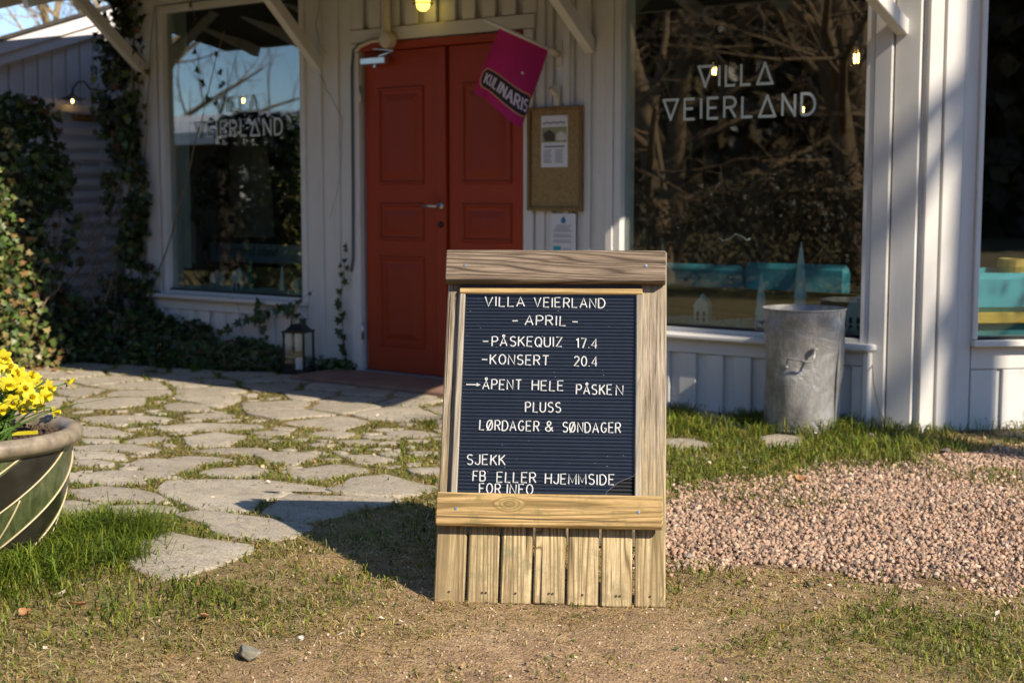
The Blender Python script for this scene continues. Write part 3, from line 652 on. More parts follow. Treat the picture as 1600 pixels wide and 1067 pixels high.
DIA = np.array([(0,-.5,0),(.30,.0,.10),(0,.5,0),(-.30,.0,.10)], float); DIF = np.array([(0,1,2),(0,2,3)])
def flat_rot(n, tilt):
    a = rng.uniform(0, 6.28, n); nn = np.stack([rng.normal(0, tilt, n), rng.normal(0, tilt, n), np.ones(n)], 1); nn /= np.linalg.norm(nn, axis=1)[:, None]
    d = np.stack([np.cos(a), np.sin(a), 0*a], 1); y_ = d-nn*(d*nn).sum(1)[:, None]; y_ /= np.linalg.norm(y_, axis=1)[:, None]; return np.stack([np.cross(y_, nn), y_, nn], 2)
x, y = scatter_region(90000, -3, 7.5, -6.2, 1.2); g_, d_, h_ = cover(x, y)
k = (rng.random(len(x)) < np.clip(fbm(x, y, 6, 15)*2.2-.75, 0, 1)*np.clip(g_*1.2, 0, 1)) & (y < 0) & not_on_stone(x, y, .0); x, y, h_ = x[k][:26000], y[k][:26000], h_[k][:26000]; n = len(x)
v, f = inst_mesh(DIA, DIF, np.stack([x, y, gz(x, y)+rng.uniform(.001, 1, n)*h_*.45], 1), flat_rot(n, .5), rng.uniform(.008, .019, n)[:, None]*np.ones((1, 3)))
c = np.array([(.09,.15,.015),(.14,.20,.02),(.06,.11,.012),(.20,.22,.03)])[rng.integers(0, 4, n)]; o = raw('ground_cover', v, f, 3, GRASS, cols=np.repeat(c, 4, 0)); tag(o, 'small clover-like weeds creeping between flagstones and grass', 'weeds')
x, y = scatter_region(26000, -3, 7.5, -6.2, 1.2); k = (rng.random(len(x)) < np.clip(fbm(x, y, 4, 19)*2-.62, .03, 1)) & (y < -.3); x, y = x[k][:7000], y[k][:7000]; n = len(x)
v, f = inst_mesh(DIA, DIF, np.stack([x, y, gz(x, y)+rng.uniform(.004, .018, n)], 1), flat_rot(n, .45), (.006+.020*rng.random(n)**3)[:, None]*rng.uniform(.5, 1.3, (n, 3)))
c = np.array([(.30,.15,.06),(.14,.08,.04),(.60,.48,.30),(.42,.27,.12),(.08,.05,.03),(.70,.62,.48)])[rng.integers(0, 6, n)]; o = raw('leaf_litter', v, f, 3, GRAV, cols=np.repeat(c, 4, 0)); tag(o, 'scattered brown leaf crumbs and bark bits on the ground', 'litter')

# ------------------------------------------------------------------ main building
WX0, WX1 = -2.42, 3.72
bld = thing('cafe_building', 'white board-clad cafe with red double door and big shop windows', 'building', (1.0, 0, 0))
def bx(name, a, b, mat, par=bld, ch=.003):
    (x0, y0, z0), (x1, y1, z1) = a, b; d = (x1-x0, y1-y0, z1-z0); i = max(range(3), key=lambda q: d[q]); c = [(p+q)/2 for p, q in zip(a, b)]
    p0 = list(c); p1 = list(c); p0[i] = a[i]; p1[i] = b[i]; oth = [j for j in range(3) if j != i]; u = [0, 0, 0]; u[oth[0]] = 1
    # beam(): width along u, thickness along d x u
    return MB().beam(p0, p1, u, d[oth[0]], d[oth[1]], ch).build(name, mat, par)
TOP = 2.72
# backing walls (openings left free)
mb = MB()
for x0, x1, z0, z1 in ((WX0, -1.93, -.05, TOP), (-1.93, -.47, -.05, .42), (-1.93, -.47, 2.47, TOP), (-.47, .0, -.05, TOP), (.0, 1.315, 2.06, TOP), (1.315, 1.985, -.05, TOP), (1.985, 3.47, -.05, .40), (1.985, 3.47, 2.62, TOP), (3.47, WX1, -.05, TOP)):
    mb.box((x0, .012, z0), (x1, .13, z1))
mb.build('wall', WHITE, bld)
def board(x0, x1, z0, z1, y0=-.010, y1=.010, par=bld, name='board'): return bx(name, (x0+.002, y0, z0), (x1-.002, y1, z1), WHITE, par)
# between left window and door
for x0, x1, y0 in ((-.50,-.355,-.014),(-.335,-.20,-.006),(-.185,-.065,-.006)): board(x0, x1, 0, TOP, y0)
board(-.36, -.33, 0, TOP, -.024); board(-.21, -.175, 0, TOP, -.024)
board(-.07, .012, 0, 2.10, -.030, .010)                      # door jamb trim
bx('door_header', (-.07, -.030, 2.105), (1.40, .010, 2.185), WHITEX)
for i in range(10):                                          # boards above the door
    x0 = -.055+i*.152; board(x0, x0+.10, 2.19, TOP, -.022, -.002)
board(1.318, 1.392, 0, 2.10, -.028, .010); 
for x0, x1 in ((1.395,1.52),(1.545,1.665),(1.69,1.83)): board(x0, x1, 0, TOP, -.012)
for x0 in (1.425, 1.60, 1.745): board(x0, x0+.05, 0, TOP, -.028, -.013)
board(1.83, 1.905, 0, TOP, -.030); board(1.905, 1.955, 0, TOP, -.045)
# right of the big window: trim and corner boards
board(3.475, 3.565, 0, TOP, -.040); board(3.57, 3.70, 0, TOP, -.022)
# left corner
board(-2.42, -2.28, 0, TOP, -.016); board(-2.275, -2.12, 0, TOP, -.022); board(-2.115, -1.985, 0, TOP, -.030)
bx('trim_board', (-1.98, -.03, 2.50), (-.47, .01, 2.64), WHITEX); 
# ---- windows
def window(x0, x1, z0, z1, lab, fr=.045):
    f = MB()
    f.beam((x0+fr/2, 0, z0), (x0+fr/2, 0, z1), (1,0,0), fr, .07); f.beam((x1-fr/2, 0, z0), (x1-fr/2, 0, z1), (1,0,0), fr, .07)
    f.beam((x0+fr, 0.001, z1-fr/2), (x1-fr, .001, z1-fr/2), (0,0,1), fr, .066); f.beam((x0+fr, .001, z0+fr/4), (x1-fr, .001, z0+fr/4), (0,0,1), fr/2, .066)
    o = f.build('window_frame', WHITE, bld)
    MB().box((x0+fr-.005, .012, z0+.01), (x1-fr+.005, .018, z1-fr+.005)).build('pane', GLASS, o)
    bx('black_gasket', (x0+fr, -.012, z0+fr/2), (x1-fr, .010, z0+fr/2+.012), BLACK, o, .001)
    return o
win_l = window(-1.955, -.475, .445, 2.485, '')
win_r = window(1.955, 3.475, .415, 2.60, '')
win_l['label'] = 'tall left shop window'; win_r['label'] = 'large right shop window'
# ---- low boxed plinths under the windows
def plinth(x0, x1, ztop, lab, steps, yf=-.085):
    t = thing('window_plinth', lab, 'wall base', ((x0+x1)/2, yf, 0), group='boxed plinths under the shop windows')
    MB().beam((x0-.02, (yf+.0)/2-.03, ztop+.015), (x1+.02, (yf)/2-.03, ztop+.015), (0,1,0), abs(yf)+.05, .032, .010).build('sill', WHITEX, t)
    MB().box((x0, yf+.018, -.02), (x1, .0, ztop-.004)).build('backing', WHITE, t)
    MB().beam((x0, yf+.006, ztop-.04), (x1, yf+.006, ztop-.04), (0,0,1), .07, .024).build('rail', WHITEX, t)
    x = x0
    i = 0
    while x < x1-.03:
        w_ = min(.105, x1-x); MB().beam((x+w_/2, yf+.006, -.02), (x+w_/2, yf+.006, ztop-.078), (1,0,0), w_-.004, .024).build('board', WHITE, t); x += steps; i += 1
    MB().beam((x1-.006, yf-.006, -.02), (x1-.006, yf-.006, ztop-.004), (1,0,0), .028, .026).build('corner_strip', WHITE, t)
    return t
pl = plinth(-2.0, -.50, .415, 'low white boxed plinth under the left window, half hidden by ivy', .165)
pr = plinth(1.93, 3.50, .385, 'low white boxed plinth behind the galvanised bin', .165)

# ---- second wall, turned 45 degrees at the corner
c45, s45 = math.cos(R(45)), math.sin(R(45))
w2 = thing('bay_wall', 'white angled corner wall with window at the right edge, sunlit in patches', 'wall', (3.72, 0, 0), R(45))
def b2(name, a, b, mat=None, par=None, ch=.003):
    (x0, y0, z0), (x1, y1, z1) = a, b; d = (x1-x0, y1-y0, z1-z0); i = max(range(3), key=lambda q: d[q]); c = [(p+q)/2 for p, q in zip(a, b)]
    p0 = list(c); p1 = list(c); p0[i] = a[i]; p1[i] = b[i]; oth = [j for j in range(3) if j != i]; u = [0, 0, 0]; u[oth[0]] = 1
    return MB().beam(p0, p1, u, d[oth[0]], d[oth[1]], ch).build(name, mat or WHITE, par or w2, local=True)
mb = MB(); mb.box((.0, .012, -.05), (.27, .12, TOP)); mb.box((.27, .012, -.05), (2.3, .12, .42)); mb.box((.27, .012, 2.62), (2.3, .12, TOP)); mb.box((2.3, .012, -.05), (2.8, .12, TOP))
mb.build('wall_core', WHITE, w2, local=True)
b2('board', (.004, -.024, -.03), (.074, .012, TOP)); b2('board', (.088, -.024, -.03), (.185, .012, TOP)); b2('board', (.189, -.012, -.03), (.262, .012, TOP))
b2('frame_post', (.262, -.034, .45), (.288, .04, 2.6)); b2('sill', (.262, -.06, .415), (2.3, .02, .445), WHITEX)
b2('gasket', (.29, -.02, .446), (2.28, .02, .462), BLACK)
b2('rail', (.27, -.006, .30), (2.3, .012, .41), WHITEX)
for i in range(12): b2('board', (.272+i*.165, -.006, -.03), (.272+i*.165+.135, .012, .296))
o = MB().box((.285, .016, .46), (2.3, .022, 2.6)).build('pane', GLASS, w2, local=True)
# bench seen through it
bn = thing('window_bench', 'turquoise bench with yellow rail behind the right corner window', 'bench', (3.72, 0, 0), R(45))
MB().beam((.33, .22, .66), (1.9, .22, .66), (0,0,1), .20, .09, .03).build('backrest', TEALB, bn, local=True)
MB().beam((.30, .20, .535), (1.9, .20, .535), (0,0,1), .055, .07, .004).build('rail', YELLOWWOOD, bn, local=True)
MB().beam((.30, .24, .40), (1.9, .24, .40), (0,0,1), .205, .06, .004).build('base', TEALD, bn, local=True)
MB().beam((.33, .34, .70), (1.6, .34, .70), (0,0,1), .16, .06, .03).build('seat', TEAL, bn, local=True)
tn = thing('woven_basket', 'small tan basket on top of the turquoise bench', 'basket', (3.72, 0, 0), R(45))
MB().lathe([(.001,.76),(.06,.76),(.075,.79),(.07,.83),(.065,.83),(.05,.79)], (.60, .26, 0), 14).build('body', YELLOWWOOD, tn, local=True)
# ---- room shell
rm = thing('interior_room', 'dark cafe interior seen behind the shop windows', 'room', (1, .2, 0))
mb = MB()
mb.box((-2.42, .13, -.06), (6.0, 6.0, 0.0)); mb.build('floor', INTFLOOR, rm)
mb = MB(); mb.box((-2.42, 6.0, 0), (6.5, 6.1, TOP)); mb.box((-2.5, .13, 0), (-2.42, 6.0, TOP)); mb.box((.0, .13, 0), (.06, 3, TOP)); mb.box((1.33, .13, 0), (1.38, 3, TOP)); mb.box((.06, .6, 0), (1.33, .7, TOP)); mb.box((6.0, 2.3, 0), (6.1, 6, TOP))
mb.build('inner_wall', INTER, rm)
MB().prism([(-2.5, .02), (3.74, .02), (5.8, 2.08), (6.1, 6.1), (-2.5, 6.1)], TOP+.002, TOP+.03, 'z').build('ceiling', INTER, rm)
# ---- roof with eaves, rafters and braces
EY, EZ = -1.5, 2.37; EXE = 4.12
roof = MB()
def zr(y): return EZ+(min(y, 2.8)-EY)*.30
roof.add([(-3.05, EY, zr(EY)), (EXE, EY, zr(EY)), (EXE, .0, zr(0)), (EXE+2.1, 2.2, zr(.5)), (EXE+2.1, 6.2, zr(6.2)), (-3.05, 6.2, zr(6.2)),
          (-3.05, EY, zr(EY)+.10), (EXE, EY, zr(EY)+.10), (EXE, .0, zr(0)+.10), (EXE+2.1, 2.2, zr(.5)+.10), (EXE+2.1, 6.2, zr(6.2)+.10), (-3.05, 6.2, zr(6.2)+.10)],
         [(5,4,3,2,1,0), (6,7,8,9,10,11)]+[(i, (i+1) % 6, (i+1) % 6+6, i+6) for i in range(6)])
roof.build('roof', ROOFING, bld)
bx('fascia', (-3.05, EY-.03, EZ-.01), (EXE, EY-.001, EZ+.13), WHITEX)
bx('wall_plate', (-2.4, -.05, 2.50), (3.6, -.031, 2.70), WHITEX)
for x_ in np.arange(-2.6, 4.1, .6):
    MB().beam((x_, EY+.02, zr(EY)-.045), (x_, .0, zr(0)-.045), (1,0,0), .05, .08).build('rafter', WHITEX, bld)
for (a, b_) in (((225,112),(118,-8)), ((495,98),(418,-8)), ((922,72),(868,-8)), ((1409,42),(1366,-8))):
    p = F(*a, -.03); q = S(*b_, p[0]); d = (q-p)/np.linalg.norm(q-p)
    L = (-1.0-p[1])/d[1]; L = min(L, .75/abs(d[2]))
    top = p+d*L
    # run up until it meets the rafters
    for _ in range(200):
        if top[2] > zr(top[1])-.03: top = top-d*.01
    MB().beam(p-d*.02, top, (1,0,0), .06, .075, .004).build('eave_brace', WHITEX, bld)

# ------------------------------------------------------------------ door
door = thing('double_door', 'red panelled wooden double door with steel handle', 'door', (.66, 0, 0))
DX0, DX1, DZ = .02, 1.312, 2.045
MB().beam((DX0, .0, 2.072), (DX1, .0, 2.072), (0,0,1), .045, .075, .004).build('door_frame', RED, door)
MB().beam((DX0, .0, .012), (DX1, .0, .012), (0,0,1), .03, .10, .004).build('threshold', plain('threshold_grey', (.2,.19,.2), .5), door)
def leaf(x0, x1):
    lf = MB().beam(((x0+x1)/2, .035, .03), ((x0+x1)/2, .035, DZ), (1,0,0), x1-x0, .04, .003).build('door_leaf', RED, door)
    cx = (x0+x1)/2; hw = .19
    for z0, z1 in ((1.215,1.82),(.865,1.10),(.19,.765)):
        m = MB()
        for k_, (ins, dep) in enumerate(((0,.012),(.02,-.004),(.05,.010))):
            pass
        # moulding frame then raised field
        y0 = .0145
        for (a, b_, c_, d_) in ((cx-hw, cx+hw, z1-.022, z1), (cx-hw, cx+hw, z0, z0+.022)): m.beam((a, y0-.004, (c_+d_)/2), (b_, y0-.004, (c_+d_)/2), (0,0,1), .022, .014, .005)
        for xx in (cx-hw+.011, cx+hw-.011): m.beam((xx, y0-.0035, z0+.022), (xx, y0-.0035, z1-.022), (1,0,0), .022, .013, .005)
        i1, i2 = .045, .085
        vs = [(cx-hw+i1, .0148, z0+i1), (cx+hw-i1, .0148, z0+i1), (cx+hw-i1, .0148, z1-i1), (cx-hw+i1, .0148, z1-i1), (cx-hw+i2, .004, z0+i2), (cx+hw-i2, .004, z0+i2), (cx+hw-i2, .004, z1-i2), (cx-hw+i2, .004, z1-i2)]
        m.add(vs, [(4,5,6,7), (0,1,5,4), (1,2,6,5), (2,3,7,6), (3,0,4,7)])
        o = m.build('door_panel', REDP, lf)
leaf(DX0+.005, .632); leaf(.722, DX1-.003)
MB().beam((.672, .020, .03), (.672, .020, DZ), (1,0,0), .076, .05, .004).build('centre_post', RED, door)
h = MB(); h.lathe([(.0,-.012),(.022,-.012),(.024,0),(.0,0)], (.672, -.004, 1.083), 16, axis='y'); h.tube([(.672,-.01,1.083),(.672,-.06,1.083),(.655,-.066,1.083),(.575,-.062,1.083)], .010, 8)
h.build('handle', CHROME, door, smooth=True)
h = MB(); h.lathe([(.0,-.010),(.018,-.010),(.020,0),(.0,0)], (.672, -.004, .97), 16, axis='y'); h.build('lock_rose', BLACK, door, smooth=True)
for z_ in (1.78, .28):
    MB().tube([(.018,-.022,z_-.05),(.018,-.022,z_+.05)], .009, 8).build('hinge', CHROME, door, smooth=True)
cl = MB(); cl.beam((.05, -.03, 1.985), (.26, -.03, 1.985), (0,0,1), .045, .05, .006); cl.tube([(.16,-.03,1.962),(.16,-.03,1.945)], .014, 10); cl.build('door_closer', CHROME, door)
cl = MB(); cl.tube([(.20,-.04,2.012),(.38,-.10,2.03),(.10,-.02,2.065)], .006, 6); cl.build('closer_arm', CHROME, door)
mt = thing('door_slab', 'flat reddish-brown stone slab before the red door', 'step', (.45, -.35, 0))
MB().beam((-.15, -.30, .004), (1.42, -.30, .004), (0,1,0), .44, .05, .01).build('slab', plain('red_sandstone', (.23,.13,.09), .85, 0, .25, 6, .4), mt)

# ------------------------------------------------------------------ small facade things
pp = thing('cable_conduit', 'cream pipe above the door with cable running down beside the frame', 'pipe', (.28, -.06, 2.08))
m = MB(); m.tube([(.285,-.065,2.7),(.285,-.065,2.14)], .030, 14); m.build('pipe', CREAMPIPE, pp, smooth='auto')
m = MB(); m.tube([(.285,-.065,2.16),(.285,-.065,2.10)], .034, 14); m.lathe([(0,-.03),(.045,-.028),(.052,-.01),(.05,.03),(0,.035)], (.30, -.07, 2.10), 18, axis='y'); m.build('end_cap', CREAMPIPE, pp, smooth='auto')
MB().tube([(.27,-.06,2.11),(.15,-.055,2.105),(.04,-.045,2.08),(.0,-.04,2.05)], .013, 8).build('bent_tube', CREAMPIPE, pp, smooth=True)
MB().tube([(.02,-.042,2.085),(-.02,-.042,2.06),(-.035,-.042,1.95),(-.037,-.042,1.2),(-.042,-.042,.75),(-.06,-.042,.66)], .0085, 8).build('cable', plain('grey_cable', (.10,.11,.14), .6), pp, smooth=True)
# bulkhead lamp over the door
lp = thing('bulkhead_lamp', 'round caged bulkhead lamp glowing yellow above the red door', 'lamp', tuple(F(661, 5, -.12)))
lc = F(661, 3, -.12)
m = MB(); m.lathe([(.001,.0),(.055,.0),(.055,.03),(.001,.03)], (lc[0], lc[1], lc[2]+.02), 18); m.tube([(lc[0],lc[1],lc[2]+.03),(lc[0],-.02,lc[2]+.06)], .012, 6); m.build('base', BLACK, lp)
m = MB(); m.lathe([(.042,.02),(.044,-.01),(.036,-.04),(.02,-.055),(.001,-.058)], tuple(lc), 18); m.build('globe', LAMPGL, lp, smooth=True)
m = MB()
for z_, r_ in ((.012, .060), (-.012, .058)): m.tube([(lc[0]+r_*math.cos(a), lc[1]+r_*math.sin(a), lc[2]+z_) for a in np.linspace(0, 2*math.pi, 20)], .004, 5, False)
m.build('cage', BLACK, lp)
# cork board
cb = thing('notice_board', 'cork notice board with narrow wooden frame right of the door', 'notice board', (1.558, -.03, 1.06))
MB().box((1.39, -.040, 1.075), (1.73, -.030, 1.635)).build('cork_panel', plain('cork', (.30,.205,.085), .95, 0, .25, 60, .5), cb)
for a, b_, u in (((1.376,-.042,1.06),(1.376,-.042,1.65),(1,0,0)), ((1.742,-.042,1.06),(1.742,-.042,1.65),(1,0,0)), ((1.386,-.042,1.64),(1.732,-.042,1.64),(0,0,1)), ((1.386,-.042,1.07),(1.732,-.042,1.07),(0,0,1))):
    MB().beam(a, b_, u, .02, .028, .003).build('frame_strip', CORKFR, cb)
MB().tube([(1.60,-.02,1.668),(1.60,-.02,1.655)], .006, 6).build('hook', BLACK, cb)
def quadp(x0, x1, z0, z1, y_): return [(x0,y_,z0),(x1,y_,z0),(x1,y_,z1),(x0,y_,z1)]
ps = thing('poster', 'white poster with a small house picture pinned on the cork board', 'poster', (1.555, -.042, 1.31))
MB().box((1.462,-.043,1.308), (1.648,-.041,1.600)).build('sheet', PAPER, ps)
m = MB(); m.add(quadp(1.468,1.642,1.448,1.535,-.0445), [(0,1,2,3)])
o = m.build('picture', plain('photo_print', (.30,.30,.16), .7, 0, .5, 14, 0), ps)
m = MB(); m.prism([(1.49,1.455),(1.56,1.455),(1.56,1.495),(1.525,1.52),(1.48,1.50)], -.0465, -.0450, 'y'); m.build('picture_shed', plain('dark_print', (.06,.05,.04), .7), ps)
m = MB(); m.prism([(1.575,1.46),(1.64,1.46),(1.64,1.49),(1.60,1.51),(1.57,1.495)], -.0465, -.0450, 'y'); m.build('picture_house', plain('light_print', (.6,.58,.52), .7), ps)
m = MB()
for q in range(7): m.box((1.475+q*.023, -.0450, 1.552+.004*(q % 2)), (1.475+q*.023+.017, -.0440, 1.562+.004*(q % 2)))
m.box((1.485,-.0450,1.420), (1.625,-.0440,1.430))
for q in range(7): m.box((1.480,-.0450,1.335+q*.011), (1.540-.006*(q % 3),-.0440,1.339+q*.011)); m.box((1.560,-.0450,1.335+q*.011), (1.618-.008*(q % 2),-.0440,1.339+q*.011))
m.build('print', INK, ps)['kind'] = 'stuff'
for xx, zz in ((1.47,1.594),(1.64,1.594)): MB().tube([(xx,-.043,zz),(xx,-.050,zz)], .0035, 6).build('pin', CHROME, ps)
ps = thing('notice_sheet', 'white notice with blue drop emblem below the cork board', 'notice', (1.615, -.03, .78))
MB().box((1.530,-.034,.74), (1.700,-.0305,1.045)).build('sheet', PAPER, ps)
m = MB(); m.prism([(1.615+.017*math.sin(a)*(1 if abs(a) < 9 else 1), 1.005-.016*math.cos(a)+(.010 if abs(a-math.pi) < .4 else 0)) for a in np.linspace(0, 2*math.pi, 15)[:-1]], -.0365, -.0345, 'y'); m.build('emblem', plain('blue_print', (.03,.22,.36), .7), ps)
m = MB(); m.box((1.545,-.0362,.80), (1.598,-.0345,.858)); m.build('blue_square', plain('cyan_print', (.03,.38,.44), .7), ps)
m = MB()
for q in range(10):
    if q in (2, 5): continue
    m.box((1.545+(.02 if q > 7 else 0),-.0360,.880+q*.0105), (1.675-.009*(q % 3),-.0345,.8835+q*.0105))
for q in range(5): m.box((1.612,-.0360,.80+q*.011), (1.668,-.0345,.803+q*.011))
m.build('print', INK, ps)['kind'] = 'stuff'

# ---- stroke lettering (shared by sign, window and flag)
arc = lambda cx, cy, rx, ry, a0, a1, n=8: [(cx+rx*math.cos(R(a0+(a1-a0)*i/n)), cy+ry*math.sin(R(a0+(a1-a0)*i/n))) for i in range(n+1)]
GL = {
 'A': (.62, [[(0,0),(.31,1),(.62,0)], [(.12,.33),(.50,.33)]]),
 'Å': (.62, [[(0,0),(.31,.90),(.62,0)], [(.12,.30),(.50,.30)], arc(.31,1.04,.10,.11,0,360,8)]),
 'B': (.55, [[(0,0),(0,1),(.32,1)]+arc(.32,.76,.20,.24,90,-90,6)+[(0,.52)], [(.32,.52)]+arc(.33,.26,.22,.26,90,-90,6)+[(0,0)]]),
 'D': (.58, [[(0,0),(0,1),(.22,1)]+arc(.22,.5,.36,.5,90,-90,8)+[(0,0)]]),
 'E': (.50, [[(.50,0),(0,0),(0,1),(.50,1)], [(0,.52),(.42,.52)]]),
 'F': (.48, [[(0,0),(0,1),(.48,1)], [(0,.52),(.40,.52)]]),
 'G': (.58, [arc(.30,.5,.30,.5,50,315,10)+[(.56,.42),(.34,.42)]]),
 'H': (.56, [[(0,0),(0,1)], [(.56,0),(.56,1)], [(0,.52),(.56,.52)]]),
 'I': (.04, [[(.02,0),(.02,1)]]),
 'J': (.42, [[(.42,1),(.42,.25)]+arc(.21,.22,.21,.22,0,-180,6)]),
 'K': (.55, [[(0,0),(0,1)], [(.53,1),(.0,.42)], [(.17,.58),(.56,0)]]),
 'L': (.47, [[(0,1),(0,0),(.47,0)]]),
 'M': (.70, [[(0,0),(0,1),(.35,.15),(.70,1),(.70,0)]]),
 'N': (.56, [[(0,0),(0,1),(.56,0),(.56,1)]]),
 'O': (.60, [arc(.30,.5,.30,.5,0,360,14)]),
 'Ø': (.60, [arc(.30,.5,.30,.5,0,360,14), [(.06,-.04),(.54,1.04)]]),
 'P': (.52, [[(0,0),(0,1),(.28,1)]+arc(.28,.74,.24,.26,90,-90,6)+[(0,.48)]]),
 'Q': (.60, [arc(.30,.5,.30,.5,0,360,14), [(.34,.22),(.60,-.04)]]),
 'R': (.54, [[(0,0),(0,1),(.28,1)]+arc(.28,.75,.24,.25,90,-90,6)+[(0,.50)], [(.26,.50),(.54,0)]]),
 'S': (.52, [arc(.26,.76,.25,.24,35,270,7)+arc(.26,.26,.26,.26,90,-145,7)]),
 'T': (.54, [[(0,1),(.54,1)], [(.27,1),(.27,0)]]),
 'U': (.54, [[(0,1),(0,.28)]+arc(.27,.27,.27,.27,180,360,8)+[(.54,1)]]),
 'V': (.60, [[(0,1),(.30,0),(.60,1)]]),
 'Z': (.52, [[(0,1),(.52,1),(0,0),(.52,0)]]),
 '&': (.62, [[(.62,0),(.16,.66)]+arc(.29,.80,.15,.19,215,-35,7)+[(.08,.36)]+arc(.24,.23,.22,.23,150,300,5)+[(.58,.42)]]),
 '-': (.42, [[(0,.48),(.42,.48)]]), '.': (.06, [[(.03,.0),(.03,.07)]]),
 '1': (.20, [[(0,.80),(.17,1),(.17,0)]]), '7': (.50, [[(0,1),(.50,1),(.18,0)]]), '2': (.52, [arc(.26,.74,.25,.26,160,-20,7)+[(0,0),(.52,0)]]),
 '0': (.54, [arc(.27,.5,.27,.5,0,360,14)]), '4': (.56, [[(.42,0),(.42,1),(0,.28),(.56,.28)]]),
 '>': (1.25, [[(0,.45),(1.2,.45)], [(.92,.58),(1.22,.45),(.92,.32)]]), ' ': (.30, []),
}
def layout(text, width, height, gap=.26):
    tot = sum(GL[c][0] for c in text)+gap*(len(text)-1); kx = width/tot; x = 0; out = []
    for c in text:
        out.append((c, x, kx)); x += (GL[c][0]+gap)*kx
    return out
# window lettering: triangle V and A
def decal(x_off, lab, y_=.006):
    def W(px, py): p = F(px, py); return (p[0]+x_off, p[2])
    o6 = lambda x, z: (940+x/3.557, z/3.557)
    def rib(mb, pts, th, closed=False, k=[0]):
        pts = [np.array(p) for p in pts]; n = len(pts)
        segs = [(i, (i+1) % n) for i in range(n if closed else n-1)]
        for a, b_ in segs:
            p, q = pts[a], pts[b_]; d = (q-p)/np.linalg.norm(q-p); s_ = np.array([-d[1], d[0]])*th/2; p = p-d*th*.45*(1 if closed or a > 0 else 0); q = q+d*th*.45*(1 if closed or b_ < n-1 else 0)
            k[0] += 1; yy = y_-.0006*(k[0] % 5)
            mb.add([(p[0]-s_[0], yy, p[1]-s_[1]), (q[0]-s_[0], yy, q[1]-s_[1]), (q[0]+s_[0], yy, q[1]+s_[1]), (p[0]+s_[0], yy, p[1]+s_[1])], [(0,1,2,3)])
    d = thing('window_lettering', lab, 'lettering', (2.7+x_off, y_, 1.53))
    H = .150
    def put(text, x0, x1, z0, sz):
        for c, x, kx in layout(text, x1-x0, sz, .30):
            mb = MB(); ww = GL[c][0]*kx; X = x0+x
            if c == 'V': rib(mb, [(X+.004, z0+sz-.006), (X+ww/2, z0+.008), (X+ww-.004, z0+sz-.006)], .014, True)
            elif c == 'A': rib(mb, [(X+.004, z0+.006), (X+ww/2, z0+sz-.008), (X+ww-.004, z0+.006)], .014, True)
            else:
                for st in GL[c][1]: rib(mb, [(X+a*kx, z0+.006+b_*(sz-.012)) for a, b_ in st], .014)
            mb.build('letter', DECAL, d)
    save = dict(GL); GL['A'] = (.78, GL['A'][1]); GL['V'] = (.78, GL['V'][1])
    put('VILLA', 2.463+x_off, 2.905+x_off, 1.715, .118); put('VEIERLAND', 2.248+x_off, 3.142+x_off, 1.548, .118)
    GL.update(save)
decal(0, 'VILLA VEIERLAND in pale letters on the large right window')
decal(-3.872, 'VILLA VEIERLAND in pale letters on the left window, faint against reflections')

# ---- flag
fl = thing('flag', 'magenta KULINARIS flag on a white pole beside the red door', 'flag', (1.555, -.03, 1.95))
pole0 = F(873, 84, -.03); TIPY = -.62
pt = F(757, 31, TIPY); pt = np.array(pt)
MB().tube([pole0, pt], .011, 8).build('pole', WHITE, fl, smooth=True)
MB().beam(pole0+np.array([0,.012,-.07]), pole0+np.array([0,.012,.07]), (1,0,0), .045, .02).build('bracket_plate', CREAMPIPE, fl)
MB().tube([pole0+np.array([0,.0,-.01]), pole0+(pt-pole0)*.14], .017, 8).build('socket', CREAMPIPE, fl, smooth=True)
dpole = (pt-pole0)/np.linalg.norm(pt-pole0)
def on_pole(px):   # parameter along pole whose projection has this column
    best = min(np.linspace(0, 1, 400), key=lambda t_: abs(proj(pole0+(pt-pole0)*t_)[0]-px)); return pole0+(pt-pole0)*best
def proj(p):
    v = np.array(p)-CAM; z_ = v@_f; return 800+FPX*(v@_r)/z_, 533.5-FPX*(v@_u)/z_
PA = on_pole(781); PB = on_pole(857)
BA = F(747, 152, PA[1]+.05); BB = F(819, 192, PB[1]-.05)
def cloth(u, v, off=0):
    u = float(u); v = float(v); t_ = PA+(PB-PA)*u; b_ = np.array(BA)+(np.array(BB)-np.array(BA))*u
    p = t_+(b_-t_)*v; n = np.cross(PB-PA, np.array(BA)-PA); n /= np.linalg.norm(n)
    wob = .062*v*math.sin(u*5.6+.6)+.022*v*math.sin(u*11+v*3)+.02*math.exp(-((u-.30)/.10)**2)*v
    p = p+n*wob; p[2] -= .03*v*math.sin(u*math.pi)*.5-.015*v*math.sin(u*7)
    s_ = 1 if n@(CAM-p) > 0 else -1; return p+n*s_*off
NU, NV = 22, 26; mb = MB(); mb.add([cloth(i/NU, j/NV) for j in range(NV+1) for i in range(NU+1)], [(j*(NU+1)+i, j*(NU+1)+i+1, (j+1)*(NU+1)+i+1, (j+1)*(NU+1)+i) for j in range(NV) for i in range(NU)])
mb.build('cloth', MAGENTA, fl, smooth=True)
def logo_shape(grow):
    pts = []
    for (cx, cy, a0) in ((.80,.705,0),(.20,.705,1)):
        pass
    top = [(.10+.80*i/12, .62-.02*math.sin(math.pi*i/12)-grow*.9) for i in range(13)]; bot = [(.90-.80*i/12, .88+.02*math.sin(math.pi*i/12)+grow*.9) for i in range(13)]
    return [(.065-grow, .68), (.065-grow, .82)][::-1], top, bot
